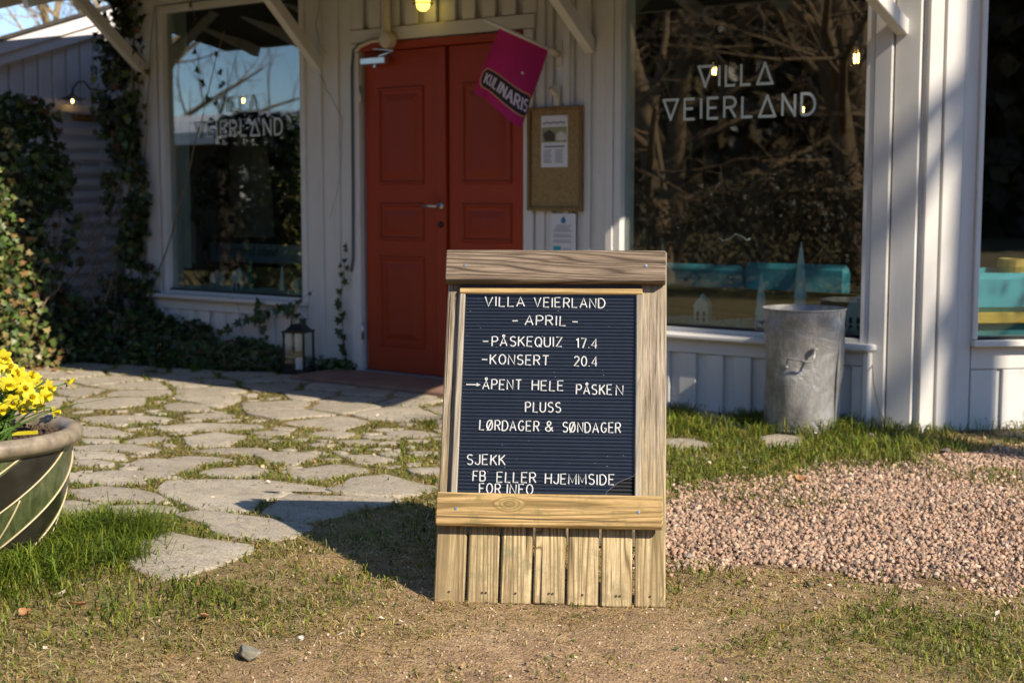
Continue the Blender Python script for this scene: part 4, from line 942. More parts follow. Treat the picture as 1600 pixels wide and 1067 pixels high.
def logo(grow, off, mat, name):
    mb = MB(); n = 24; rows = 8; vs = []
    for i in range(n+1):
        u = .04-grow+(.80+2*grow)*i/n; e_ = abs(2*i/n-1); h_ = (.125+grow*.9)*(1-max(0, (e_-.82)/.18)**2*.55)
        for j in range(rows+1): vs.append(cloth(u, .735+h_*(2*j/rows-1)*1.0, off))
    mb.add(vs, [(i*(rows+1)+j, i*(rows+1)+j+1, (i+1)*(rows+1)+j+1, (i+1)*(rows+1)+j) for i in range(n) for j in range(rows)]); mb.build(name, mat, fl, smooth=True)
logo(.018, .0025, PEACH, 'logo_outline'); logo(0, .005, NAVY, 'logo_badge')
mb = MB(); kk = 0
for c, x, kx in layout('KULINARIS', .68, .15, .30):
    for st in GL[c][1]:
        for (a0, b0), (a1, b1) in zip(st[:-1], st[1:]):
            p = np.array((.10+x+a0*kx, .80-b0*.135)); q = np.array((.10+x+a1*kx, .80-b1*.135)); d = q-p; L = np.linalg.norm(d)
            if L < 1e-6: continue
            d /= L; s_ = np.array([-d[1], d[0]])*np.array([.012,.010]); kk += 1; o_ = .0075+.0004*(kk % 4)
            mb.add([cloth(*(p-s_-d*.006), o_), cloth(*(q-s_+d*.006), o_), cloth(*(q+s_+d*.006), o_), cloth(*(p+s_-d*.006), o_)], [(0,1,2,3)])
mb.build('lettering', LILAC, fl)
mb = MB(); mb.add([cloth(.62+.022*math.cos(a), .40+.016*math.sin(a), .004) for a in np.linspace(0, 6.28, 9)[:-1]], [tuple(range(8))]); mb.build('white_spot', PAPER, fl)
br = thing('flag_bracket', 'empty cream flagpole bracket on the wall above the cork board', 'bracket', tuple(F(871, 150, -.03)))
c_ = F(871, 150, -.03); m = MB(); m.beam((c_[0], -.036, c_[2]-.06), (c_[0], -.036, c_[2]+.06), (1,0,0), .04, .016); m.tube([(c_[0],-.04,c_[2]),(c_[0]-.01,-.09,c_[2]+.04)], .015, 8); m.build('bracket_body', CREAMPIPE, br)

# ------------------------------------------------------------------ things in the windows
def ceramic_house(loc, s=1.0, lab='', w_=.075, h_=.10):
    t = thing('ceramic_house', lab, 'ornament', loc, R(random.uniform(-15, 25)), 'white ceramic houses in the shop windows')
    m = MB(); a = w_/2*s; H = h_*s; Rf = .05*s
    m.box((-a, -a, 0), (a, a, H)); m.build('body', CERAMIC, t, local=True)
    m = MB(); m.prism([(-a*1.15, H), (a*1.15, H), (a*.5, H+Rf*.8), (0, H+Rf), (-a*.5, H+Rf*.8)], -a*1.1, a*1.1, 'y'); m.build('roof', CERAMIC, t, local=True)
    m = MB(); m.lathe([(.014*s,0),(.016*s,.012*s),(.001,.022*s)], (0, 0, H+Rf*.9), 10); m.build('chimney', CERAMIC, t, local=True)
    for dx in (-a*.45, a*.45):
        for dz in (.3, .62): MB().prism([(dx-a*.22, H*dz-.012*s), (dx+a*.22, H*dz-.012*s), (dx+a*.22, H*dz+.008*s), (dx, H*dz+.018*s), (dx-a*.22, H*dz+.008*s)], -a-.002, -a+.004, 'y').build('window', BLACK, t, local=True)
    return t
def display(x0, x1, zl, lab):
    t = thing('display_ledge', lab, 'shelf', ((x0+x1)/2, .2, zl))
    MB().box((x0, .05, zl-.05), (x1, .42, zl)).build('shelf', WHITEX, t)
    n = 5200; x = rng.uniform(x0+.02, x1-.02, n); y = rng.uniform(.06, .36, n); bv, bf = blob(3, 'oct')
    v, f = inst_mesh(bv, bf, np.stack([x, y, zl+rng.uniform(.002, .040, n)*(.6+.4*np.sin(x*9)**2)], 1), rand_rot(n), rng.uniform(.005, .010, (n, 1))*np.ones((1, 3)))
    o = raw('glass_pebbles', v-np.array([(x0+x1)/2, .2, zl]), f, 3, plain('pale_glass_pebble', (.46,.58,.56), .15, 0, .25, 60, 0), t)
    return t
ZL = .452
display(-1.95, -.5, ZL, 'window ledge strewn with pale glass pebbles in the left window')
display(1.98, 3.46, ZL-.02, 'window ledge strewn with pale glass pebbles in the right window')
for x0, x1, lab in ((-2.2, -.4, 'long brown wooden board behind the ornaments in the left window'), (1.5, 3.6, 'long brown wooden board behind the ornaments in the right window')):
    t = thing('wooden_board', lab, 'board', ((x0+x1)/2, .45, ZL)); MB().beam((x0, .46, ZL+.085), (x1, .46, ZL+.085), (0,0,1), .175, .04).build('plank', LEDGE, t)
for px, py, y_, s, lab in ((340,451,.2,1.0,'leftmost white ceramic house in the left window'), (375,451,.22,1.15,'white ceramic house left of the green cone in the left window'), (468,462,.15,.9,'small ceramic house at the right end of the left window'), (1098,492,.2,1.05,'white ceramic house beside the pebbles in the right window'), (1342,505,.2,1.25,'pale lantern house at the right end of the right window')):
    c_ = F(px, py, y_); ceramic_house((c_[0], y_, ZL-.01 if px < 800 else ZL-.02), s, lab)
def cone_tree(px, pytop, y_, mat, r_, lab, tiers=0, zb=ZL-.01):
    c_ = F(px, pytop, y_); t = thing('glass_tree', lab, 'ornament', (c_[0], y_, zb), 0, 'glass fir trees in the shop windows'); H = c_[2]-zb
    if not tiers:
        MB().lathe([(r_,0),(r_*.95,.01),(.002,H)], (0,0,0), 14).build('cone', mat, t, local=True)
    else:
        for i in range(tiers):
            z0 = H*(i/tiers)*.92; z1 = min(H, z0+H/tiers*1.35); rr_ = r_*(1-i/tiers*.72)
            MB().lathe([(.002,z0+.004),(rr_,z0),(rr_*.45,z1)] if i < tiers-1 else [(.002,z0+.004),(rr_,z0),(.002,H)], (0,0,0), 9).build('tier', mat, t, local=True)
cone_tree(392, 388, .24, GREENGLASS, .035, 'tall dark green cone tree in the left window')
cone_tree(441, 415, .20, MINT, .035, 'pale mint cone tree in the left window', 4)
cone_tree(1036, 372, .20, GREENGLASS, .045, 'dark green cone tree just right of the A-board in the window')
cone_tree(1190, 424, .16, MINT, .042, 'shorter pale mint tiered tree in the right window', 4)
cone_tree(1252, 378, .16, MINT, .052, 'taller pale mint tiered tree above the galvanised bin', 5)
# benches behind the right window
for p0_, p1_, lab in ((1000,1156,'left turquoise bench cushion seen through the right window'), (1160,1321,'right turquoise bench cushion seen through the right window')):
    x0, zt_, x1, zb_ = F(p0_, 410, .66)[0], F(p0_, 410, .66)[2], F(p1_, 455, .66)[0], F(p0_, 462, .66)[2]; t = thing('bench_back', lab, 'bench', ((x0+x1)/2, .7, .5), 0, 'turquoise bench backs inside')
    MB().beam((x0, .70, (zt_+zb_)/2), (x1, .70, (zt_+zb_)/2), (0,0,1), zt_-zb_, .08, .03).build('cushion', TEALB, t)
t = thing('coat_hanger', 'white bent wire hanger lying above the bench inside', 'hanger', tuple(F(1148, 372, .9)))
p_ = [F(a, b_, .9) for a, b_ in ((1124,372),(1130,377),(1140,373),(1150,366),(1160,370),(1167,376),(1172,373))]
MB().tube(p_, .006, 6).build('wire', PAPER, t, smooth=True)
def pendant(px, py, y_, lab, s=1.0):
    c_ = F(px, py, y_); t = thing('pendant_bulb', lab, 'lamp', tuple(c_), 0, 'bare filament bulbs inside')
    m = MB(); m.tube([c_+np.array([0,0,.07*s]), (c_[0], c_[1], TOP)], .003, 5); m.build('cord', BLACK, t)
    m = MB(); m.tube([c_+np.array([0,0,.10*s]), c_+np.array([0,0,.05*s])], .018*s, 8); m.build('socket', BLACK, t)
    m = MB(); m.lathe([(.014*s,.05*s),(.02*s,.035*s),(.034*s,.0),(.026*s,-.03*s),(.001,-.042*s)], tuple(c_), 14); m.build('bulb', THING, t, smooth=True)
    for dx in (-.007, .007): m = MB(); m.tube([c_+np.array([dx*1.3*s,0,.02*s]), c_+np.array([dx*s,0,-.018*s])], .0036*s, 5); m.build('filament', FIL, t)
pendant(1338, 92, .25, 'filament bulb hanging at the upper right of the right window', 1.2)
pendant(1116, 112, .55, 'filament bulb hanging over the V of the lettering in the right window', 1.0)
pendant(1254, 172, .8, 'small filament bulb behind the last letters in the right window', .7)
pendant(380, 158, .5, 'filament bulb near the centre of the left window', .8)
pendant(479, 202, .3, 'filament bulb at the right edge of the left window', .9)
# left window: pale blue box sign, hanging clothes, white shelf
t = thing('box_sign', 'pale blue box sign with dark script inside the left window', 'sign', (-1.4, .8, .6))
a0 = F(300, 378, .8); a1 = F(482, 414, .8); MB().box((a0[0], .80, a1[2]), (a1[0], .9, a0[2])).build('panel', PALEBLUE, t)
MB().box((a0[0]-.02, .79, a0[2]), (a1[0]+.02, .92, a0[2]+.05)).build('top_edge', BLACK, t)
try:
    cu = bpy.data.curves.new('script', 'FONT'); cu.body = 'The natural island'; cu.size = .105; cu.shear = .35; cu.extrude = .001
    to = bpy.data.objects.new('script', cu); col.objects.link(to); dg = bpy.context.evaluated_depsgraph_get(); me = bpy.data.meshes.new_from_object(to.evaluated_get(dg)); bpy.data.objects.remove(to)
    q = F(334, 397, .795); me.materials.clear(); me.materials.append(BLACK); so_ = bpy.data.objects.new('script', me); col.objects.link(so_); so_.parent = t; so_.location = (q[0]+1.4, -.006, q[2]-.6); so_.rotation_euler = (R(90), 0, 0); so_.scale = (.95, 1, 1)
except Exception as ex: print('text', ex)
q = F(367, 405, .795); MB().beam((q[0]-.14, .796, q[2]), (q[0]+.14, .796, q[2]), (0,0,1), .009, .004, .001).build('flourish', BLACK, t)
MB().lathe([(.001,-.004),(.022,-.004),(.022,0),(.001,0)], (q[0], .796, q[2]), 12, axis='y').build('flourish_knot', BLACK, t)
CLOTHP = plain('linen', (.27,.25,.20), .9, 0, .15, 6, .2); CLOTHB = plain('black_cloth', (.012,.012,.014), .9, 0, .2)
def garment(px0, px1, py0, py1, y_, mat, lab):
    a = F(px0, py0, y_); b_ = F(px1, py1, y_); w_ = b_[0]-a[0]; cx = (a[0]+b_[0])/2; t = thing('hanging_garment', lab, 'garment', (cx, y_, b_[2]), 0)
    m = MB(); n = 26; vs = []
    H = a[2]-b_[2]
    for j in range(13):
        v = j/12; hw = w_/2*(.35+.65*min(1, v*5))*(.86+.14*v)
        for i in range(n): an = 2*math.pi*i/n; rr_ = 1+.08*math.sin(an*7)*v; vs.append((cx+hw*rr_*math.cos(an), y_+.09*rr_*math.sin(an), a[2]-v*H))
    fs = [(j*n+i, j*n+(i+1) % n, (j+1)*n+(i+1) % n, (j+1)*n+i) for j in range(12) for i in range(n)]
    m.add(vs, fs); m.build('cloth', mat, t, smooth=True)
    m = MB(); m.tube([(cx,y_,a[2]-.01),(cx,y_,a[2]+.05),(cx+.02,y_,a[2]+.08),(cx+.03,y_,a[2]+.05)], .004, 5); m.build('hook', BLACK, t)
garment(345, 425, 215, 372, 1.1, CLOTHP, 'pale linen garment hanging inside the left window'); garment(295, 345, 205, 372, 1.0, CLOTHB, 'black garment hanging inside the left window')
t = thing('white_shelf', 'white rounded board standing inside the left edge of the left window', 'shelf', tuple(F(285, 412, .6)))
q = F(277, 342, .6); q2 = F(300, 412, .6); m = MB(); zz = q[2]; m.prism([(q[0], q2[2]), (q2[0], q2[2]), (q2[0], zz-.03), (q2[0]-.04, zz), (q[0]+.04, zz), (q[0], zz-.03)], .6, .64, 'y'); m.build('panel', PAPER, t)
t = thing('grey_curtain', 'narrow pale grey curtain at the left edge of the left window', 'curtain', (-1.85, .2, .5))
m = MB(); n = 14; vs = []
for j in (0, 1):
    for i in range(n): vs.append((-1.90+.105*i/(n-1), .10+.015*math.sin(i*1.9), .62 if j == 0 else 2.45))
m.add(vs, [(i, i+1, n+i+1, n+i) for i in range(n-1)]); m.build('cloth', plain('pale_curtain', (.30,.36,.36), .8, 0, .1), t, smooth=True)

# ------------------------------------------------------------------ lantern, bin, stalk, rocks
la = G(467, 584); lt = thing('lantern', 'black metal lantern with white candle standing left of the red door', 'lantern', (la[0], la[1], 0.0), R(20))
W_, Hh = .072, .27
for sx in (-1, 1):
    for sy in (-1, 1): MB().beam((sx*W_, sy*W_, .03), (sx*W_*.97, sy*W_*.97, Hh), (1,0,0), .013, .013, .001).build('post', BLACK, lt, local=True)
m = MB(); m.box((-W_-.008, -W_-.008, 0.008), (W_+.008, W_+.008, .032)); m.build('base', BLACK, lt, local=True)
m = MB(); m.box((-W_-.008, -W_-.008, Hh), (W_+.008, W_+.008, Hh+.014)); m.add([(-.066,-.066,Hh+.014),(.066,-.066,Hh+.014),(.066,.066,Hh+.014),(-.066,.066,Hh+.014),(-.03,-.03,Hh+.055),(.03,-.03,Hh+.055),(.03,.03,Hh+.055),(-.03,.03,Hh+.055)], [(0,1,5,4),(1,2,6,5),(2,3,7,6),(3,0,4,7),(4,5,6,7)]); m.build('roof', BLACK, lt, local=True)
m = MB(); m.tube([(-.055,0,Hh+.02)]+[(-.055*math.cos(a), 0, Hh+.02+.10*math.sin(a)) for a in np.linspace(.2, 2.94, 10)]+[(.055,0,Hh+.02)], .003, 5); m.build('handle', BLACK, lt, local=True)
for a_, b_ in (((-W_+.007,-W_,.034),(W_-.007,-W_+.003,Hh-.002)), ((-W_+.007,W_-.003,.034),(W_-.007,W_,Hh-.002)), ((-W_,-W_+.007,.034),(-W_+.003,W_-.007,Hh-.002)), ((W_-.003,-W_+.007,.034),(W_,W_-.007,Hh-.002))): MB().box(a_, b_).build('pane', THING, lt, local=True)
m = MB(); m.lathe([(.001,.034),(.026,.034),(.026,.10),(.023,.105),(.001,.102)], (.01, -.01, 0), 16); m.build('candle', PAPER, lt, local=True)

bi = thing('metal_bin', 'dented galvanised metal bin with wire handle in front of the low plinth', 'bin', (3.26, -.31, 0))
def dent(p):
    x, y, z_ = p; dx = x+.02; dz = z_-.36
    a = math.atan2(y, x); da = (a+R(72)+math.pi) % (2*math.pi)-math.pi
    k_ = math.exp(-(da/.45)**2-(dz/.085)**2)*.022+math.exp(-((da-.5)/.35)**2-((z_-.16)/.12)**2)*.008; r_ = math.hypot(x, y)
    k_ += .006*math.sin(a*3+z_*9)+.004*math.sin(a*7-z_*14); return (x*(1-k_/r_), y*(1-k_/r_), z_) if r_ > .05 else p
BH = .60; prof = [(.172+.028*(i/26), BH*i/26) for i in range(27)]
m = MB(); m.lathe([(.001,.004),(.168,.004)]+prof+[(.190,BH-.002),(.146,.02)], (0,0,0), 72); m.v = [dent(p) if p[2] < .55 else p for p in m.v]; m.build('body', METAL, bi, local=True, smooth='auto')
MB().tube([(.201*math.cos(a), .201*math.sin(a), BH) for a in np.linspace(0, 2*math.pi, 49)], .0042, 6, False).build('rim', METAL, bi, local=True, smooth=True)
MB().tube([(.173*math.cos(a), .173*math.sin(a), .012) for a in np.linspace(0, 2*math.pi, 49)], .006, 6, False).build('foot_ring', METAL, bi, local=True, smooth=True)
va = math.atan2(-6.28, 3.06)     # towards the viewer
sa = va+R(62); MB().beam((.177*math.cos(sa), .177*math.sin(sa), .02), (.202*math.cos(sa), .202*math.sin(sa), BH-.01), (-math.sin(sa), math.cos(sa), 0), .014, .008, .002).build('seam', METAL, bi, local=True)
m = MB(); ca = va; cx, cy = math.cos(ca), math.sin(ca); tx, ty = -cy, cx
def bp(s_, z_, d_): r_ = .172+.028*z_/BH+d_; return (cx*r_+tx*s_, cy*r_+ty*s_, z_)
m.tube([bp(-.075,.34,-.012), bp(-.072,.37,.012), bp(-.06,.375,.03), bp(.035,.36,.035), bp(.05,.37,.03), bp(.055,.42,.004)], .0055, 6); m.build('handle', METAL, bi, local=True, smooth=True)
for s_, z_ in ((-.075,.335),(.055,.42)): MB().lathe([(.0,-.004),(.016,-.004),(.016,.006),(.0,.008)], bp(s_, z_, 0), 10).build('rivet_plate', METAL, bi, local=True)
la_ = va-R(78); m = MB(); m.tube([(.20*math.cos(la_), .20*math.sin(la_), .53), (.235*math.cos(la_), .235*math.sin(la_), .535), (.235*math.cos(la_), .235*math.sin(la_), .50), (.197*math.cos(la_), .197*math.sin(la_), .49)], .008, 6); m.build('side_handle', METAL, bi, local=True, smooth=True)
ds = thing('dry_stalk', 'thin dry plant stalk leaning at the corner beside the bin', 'plant', tuple(G(1375, 662)))
p_ = [np.array(F(a, b_, -.22)) for a, b_ in ((1376,655),(1371,630),(1365,600),(1363,570))]; p2 = [np.array(F(a, b_, -.22)) for a, b_ in ((1363,572),(1355,580),(1345,592))]
m = MB(); m.tube(p_, [.005,.004,.003,.002], 5); m.tube(p2, [.003,.002,.0015], 5); m.build('stem', PALELEAF, ds)

def rock(name, loc, size, lab, colr, seed, cat='rock', flat=.6):
    import bmesh
    bm = bmesh.new(); bmesh.ops.create_icosphere(bm, subdivisions=3, radius=1); r2 = random.Random(seed)
    pl_ = [(Vector((r2.gauss(0,1), r2.gauss(0,1), r2.gauss(0,.8))).normalized(), r2.uniform(.45, .8)) for _ in range(12)]
    for v in bm.verts:
        for n_, d_ in pl_:
            k_ = v.co.dot(n_)-d_
            if k_ > 0: v.co -= n_*k_*.93
        v.co += v.co.normalized()*.03*(vnoise(v.co.x*3+seed, v.co.y*3+v.co.z*2, 2)-.5)
        v.co = Vector((v.co.x*size[0], v.co.y*size[1], v.co.z*size[2]+size[2]*flat))
    me = bpy.data.meshes.new(name); bm.to_mesh(me); bm.free(); o = bpy.data.objects.new(name, me); col.objects.link(o); o.location = [float(q) for q in loc]
    m_, t, b = newmat(name+'_surface'); tc = N(t, 'ShaderNodeTexCoord').outputs['Object']; n1 = noise(t, tc, 22, 6, .7, 1); n2 = noise(t, mapping(t, tc, (10, 10, 50)), 2, 4)
    c = ramp(t, n1, [(.3, tuple(x*.6 for x in colr)), (.55, colr), (.75, tuple(min(1, x*1.4) for x in colr))]); c = mixc(t, ramp(t, n2, [(.62, (0,)*3), (.68, (.6,)*3)]), c, (.55,.52,.45))
    t.links.new(c, b.inputs['Base Color']); b.inputs['Roughness'].default_value = .8; bump(t, b, n1, .6, .004); me.materials.append(m_)
    tag(o, lab, cat); o.rotation_euler.z = r2.uniform(0, 3); return o
g = G(389, 1027); rock('rock', (g[0], g[1], -.006), (.042,.032,.028), 'grey angular rock lying in the sandy foreground', (.21,.20,.15), 8)
g = G(1470, 668); rock('rock', (g[0], g[1], -.03), (.10,.075,.08), 'rounded tan rock in the grass before the white corner', (.36,.27,.17), 9)
g = G(700, 940)
for i, (px, py, s_, c_) in enumerate(((1130,765,.02,(.12,.08,.05)),(1475,708,.03,(.15,.11,.09)),(1180,722,.022,(.42,.36,.28)),(1360,685,.03,(.25,.2,.17)),(470,1000,.014,(.5,.46,.4)),(1075,870,.018,(.3,.26,.22)))):
    g = G(px, py); labs = ['small dark clod at the left edge of the gravel','dark lump at the top of the gravel','pale pebble in the grass above the gravel','grey-brown stone in the grass behind the gravel','tiny white pebble right of the foreground rock','small grey stone just right of the A-board foot']
    rock('pebble', (g[0], g[1], -.003), (s_, s_*.8, s_*.7), labs[i], c_, 20+i, 'stone')
# fallen leaves
def leaf_mesh(scale, seed, curl=.35):
    r2 = random.Random(seed); n = 7; vs = []; fs = []
    for i in range(n+1):
        t_ = i/n; w_ = math.sin(math.pi*min(1, t_*1.02))**.8*.38*r2.uniform(.8,1.1); z_ = curl*(t_-.5)**2
        vs += [(-w_, t_-.5, z_+.12*r2.uniform(.6,1.4)), (0, t_-.5, z_), (w_, t_-.5, z_+.12*r2.uniform(.6,1.4))]
    for i in range(n):
        a = i*3; fs += [(a, a+1, a+4, a+3), (a+1, a+2, a+5, a+4)]
    return [tuple(q*scale for q in v) for v in vs], fs
fall = [(120,945,.05,0,'rusty dead leaf by the left foot of the lawn'),(95,930,.045,1,'pale dry leaf near the left edge foreground'),(150,955,.03,0,'small rusty leaf right of the pale leaf at lower left'),(220,962,.022,1,'tiny pale leaf in the grass left of the rock'),(320,965,.04,0,'red-brown dead leaf lying flat above the foreground rock'),(40,960,.05,0,'brown leaf at the lower left edge'),(20,920,.04,1,'pale leaf against the pot foot'),(585,835,.03,1,'pale leaf inside the shadow of the A-board'),(1165,735,.04,1,'pale dry leaf at the top left of the gravel'),(1250,750,.05,0,'orange leaf in straw above the gravel'),(1405,648,.035,0,'orange-brown leaf by the foot of the bin'),(1240,900,.03,0,'small brown leaf at the lower edge of the gravel'),(1560,700,.05,1,'pale leaf in straw at the right edge'),(60,578,.06,0,'orange dead leaf under the ivy at the far left'),(85,580,.06,0,'second orange dead leaf under the ivy, toward the terrace'),(110,584,.05,1,'pale leaf at the terrace edge under the ivy'),(315,598,.04,0,'orange leaf in the grass where the eave shadow ends')]
for i, (px, py, s_, k_, lab) in enumerate(fall):
    g = G(px, py); v, f = leaf_mesh(s_, i); m = MB(); m.add(v, f); o = m.build('fallen_leaf', PALELEAF if k_ else DEADLEAF, None, smooth=True)
    o.location = (g[0], g[1], float(gz(g[0], g[1]))+.012); o.rotation_euler = (random.uniform(-.4,.4), random.uniform(-.4,.4), random.uniform(0, 6)); tag(o, lab, 'leaf', 'fallen leaves')
g = F(165, 525, -.55); m = MB()
for k_ in range(5):
    v, f = leaf_mesh(.22, 40+k_); a = R(150+k_*22); ca, sa2 = math.cos(a), math.sin(a); m.add([(x*ca-y*sa2+.09*ca, x*sa2*.6+y*ca*.6, z_+.03*k_+.05*x) for x, y, z_ in v], f)
o = m.build('dry_leaf_cluster', leafmat('pinkish_dead_leaf', [(.3,(.28,.16,.12)),(.7,(.40,.26,.21))], .1, .8), None, smooth=True); gg = G(175, 560); o.location = (gg[0]-.05, gg[1]+.10, .16); tag(o, 'large pinkish-brown withered leaves resting on the ivy by the terrace', 'dead leaves')

# ------------------------------------------------------------------ side wing with slatted screen
wg = thing('side_wing', 'low white shed wing with sloping roof edge at the left', 'building', (-3.5, .2, 0))
XW = -3.56
ft = lambda y: 2.24+.34*y        # underside of the rake boards at y
YA, YB = -1.05, 2.4
for i in range(27):
    y1 = YB-i*.131; MB().beam((XW+.01, y1-.058, 1.80), (XW+.01, y1-.058, ft(y1-.05)+.02), (0,1,0), .108, .026, .004).build('board', WINGW, wg)
m = MB(); m.prism([(YA, -.05), (YB, -.05), (YB, ft(YB)+.05), (YA, ft(YA)+.05)], XW-.10, XW-.004, 'x'); m.build('wall', WINGW, wg)
def rake(dz0, dz1, x0, x1, name, mat):
    m = MB(); m.prism([(YA-.15, ft(YA-.15)+dz0), (YB+.05, ft(YB+.05)+dz0), (YB+.05, ft(YB+.05)+dz1), (YA-.15, ft(YA-.15)+dz1)], x0, x1, 'x'); return m.build(name, mat, wg)
rake(.0, .088, -3.52, -3.495, 'rake_board', WINGY); rake(.091, .19, -3.52, -3.475, 'rake_board', WINGY)
r0, r1 = YA-.18, YB+.05
MB().add([(-3.455,r0,ft(r0)+.194),(-3.455,r1,ft(r1)+.194),(-7.5,r1,ft(r1)-1.4),(-7.5,r0,ft(r0)-1.4),(-3.455,r0,ft(r0)+.224),(-3.455,r1,ft(r1)+.224),(-7.5,r1,ft(r1)-1.37),(-7.5,r0,ft(r0)-1.37)],[(0,1,2,3),(7,6,5,4),(0,4,5,1),(1,5,6,2),(2,6,7,3),(3,7,4,0)]).build('roof', ROOFING, wg)
m = MB(); m.box((-7.4, YA+.05, -.05), (XW-.11, YB, .6)); m.build('rear_body', WINGW, wg)
scn = thing('slat_screen', 'white horizontal slat screen covered by ivy left of the left window', 'screen', (-3.48, 0, 0))
MB().beam((-3.45, YA, 1.835), (-3.45, 1.8, 1.835), (0,0,1), .062, .06, .004).build('top_rail', WINGY, scn)
a, b_ = S(115, 181, -3.44), S(205, 183, -3.44); MB().beam((-3.445, a[1], 1.765), (-3.445, b_[1]+.1, 1.765), (0,0,1), .055, .03, .004).build('bare_wood_rail', LEDGE, scn)
for i in range(17): z_ = 1.655-i*.101; MB().beam((-3.46, YA, z_), (-3.46, 1.8, z_), (0,0,1), .050, .022, .003).build('slat', WINGY, scn)
for y_ in (1.5, .62, -.35): MB().beam((-3.50, y_, 0), (-3.50, y_, 1.80), (0,1,0), .05, .03, .003).build('upright', WINGW, scn)
wl = thing('gooseneck_lamp', 'dark gooseneck wall lamp with lit bulb on the shed wing', 'lamp', tuple(S(149, 140, -3.52)))
a = S(150, 141, -3.53); m = MB(); m.lathe([(.001,.0),(.042,.0),(.036,.02),(.001,.022)], tuple(a), 16, axis='x'); m.build('wall_rose', CREAMPIPE, wl, smooth='auto')
hd = S(113, 150, a[0]+.17); m = MB(); dv = hd-a; m.tube([a+np.array([.02,0,0]), a+dv*.25+np.array([0,0,.02]), a+dv*.5+np.array([0,0,.09]), a+dv*.75+np.array([0,0,.10]), a+dv*.95+np.array([0,0,.06]), hd], .008, 6); m.build('arm', BLACK, wl, smooth=True)
m = MB(); m.lathe([(.015,.02),(.03,.0),(.105,-.025),(.11,-.03),(.03,-.008)], tuple(hd), 20); m.build('shade', BLACK, wl, smooth='auto')
m = MB(); m.lathe([(.012,-.01),(.028,-.04),(.02,-.066),(.001,-.072)], tuple(hd), 12); m.build('bulb', THING, wl, smooth=True)
m = MB(); m.tube([hd+np.array([0,0,-.03]), hd+np.array([0,0,-.055])], .0075, 6); m.build('filament', emis('wing_filament', (1,.6,.2), 12), wl)

# ------------------------------------------------------------------ ivy
LEAFV = np.array([(0,0,0),(.16,-.10,.02),(.50,-.05,.07),(.30,.22,.02),(.44,.52,.06),(.16,.48,0),(0,.95,.05),(-.16,.48,0),(-.44,.52,.06),(-.30,.22,.02),(-.50,-.05,.07),(-.16,-.10,.02),(0,.35,-.03)], float)
LEAFF = np.array([(12,i,i+1) for i in range(0, 11)]+[(12,11,0)])
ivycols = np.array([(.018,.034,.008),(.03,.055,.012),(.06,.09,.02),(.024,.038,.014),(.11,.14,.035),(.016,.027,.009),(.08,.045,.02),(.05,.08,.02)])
def face_rot(nrm, jitter=.5):
    n = len(nrm); nn = nrm+rng.normal(0, jitter, (n, 3)); nn /= np.linalg.norm(nn, axis=1)[:, None]
    dn = np.array([0, 0, -1.])+rng.normal(0, .5, (n, 3)); y_ = dn-nn*(dn*nn).sum(1)[:, None]; y_ /= np.linalg.norm(y_, axis=1)[:, None]; x_ = np.cross(y_, nn)
    return np.stack([x_, y_, nn], 2)
def leaves(pos, nrm, size, name, mat, parent, jit=.5, colset=None, kind='stuff'):
    n = len(pos); off_ = np.array(parent['_o'])
    v, f = inst_mesh(LEAFV, LEAFF, pos-off_, face_rot(nrm, jit), size[:, None]*np.ones((1, 3)))
    cs = (ivycols if colset is None else colset); c = cs[rng.integers(0, len(cs), n)]*rng.uniform(.75, 1.35, (n, 1))
    return raw(name, v, f, 3, mat, parent, np.repeat(c, len(LEAFV), 0), kind=kind)
def vine_stems(parent, paths, r0=.005): 
    m = MB()
    for p in paths: m.tube(p, np.linspace(r0, r0*.4, len(p)), 5)
    return m.build('stem', VINE, parent)
def wander(p, d, n, step, jit, plane=None):
    p = np.array(p, float); d = np.array(d, float); out = [p.copy()]
    for _ in range(n):
        d = d+rng.normal(0, jit, 3); d /= np.linalg.norm(d)
        if plane == 'y': d[1] *= .2
        if plane == 'x': d[0] *= .2
        p = p+d*step; out.append(p.copy())
    return out
# big mass over the screen
t = thing('ivy_plant', 'large dark ivy mass climbing over the slat screen at the far left', 'ivy', (-2.35, -.8, 0))
poly = np.array([S(*p, -2.4)[1:] for p in [(-220,130),(-60,150),(0,148),(30,160),(62,165),(78,205),(105,245),(112,300),(128,340),(135,400),(118,440),(150,480),(168,520),(190,585),(60,600),(-220,620)]])
n = 26000; y = rng.uniform(-2.4, 0, n); z_ = rng.uniform(-.05, 2.0, n); k = in_poly(y, z_, poly)
e1 = fbm(y*1.0, z_*1.0, 6, 3); k &= (e1 > .505-.27*np.clip((-.62-y)/.3, -.6, 1)) ; y, z_ = y[k][:7500], z_[k][:7500]; n = len(y)
bulge = np.clip((-.45-y)*.5, 0, .5)*(1-.4*z_/2); x = -2.40+rng.uniform(0, 1, n)**.7*(.07+bulge+.12*fbm(y, z_, 3, 5))
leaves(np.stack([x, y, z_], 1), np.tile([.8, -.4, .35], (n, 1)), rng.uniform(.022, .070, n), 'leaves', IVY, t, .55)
vine_stems(t, [wander((-2.33, yy, 0), (0, .12, 1), 14, .11, .16, 'x') for yy in np.linspace(-1.3, -.3, 16)]+[wander((-2.30, -.9+rng.uniform(-.1,.1), .1), (0,.5,1), 10, .11, .2, 'x') for _ in range(6)], .008)
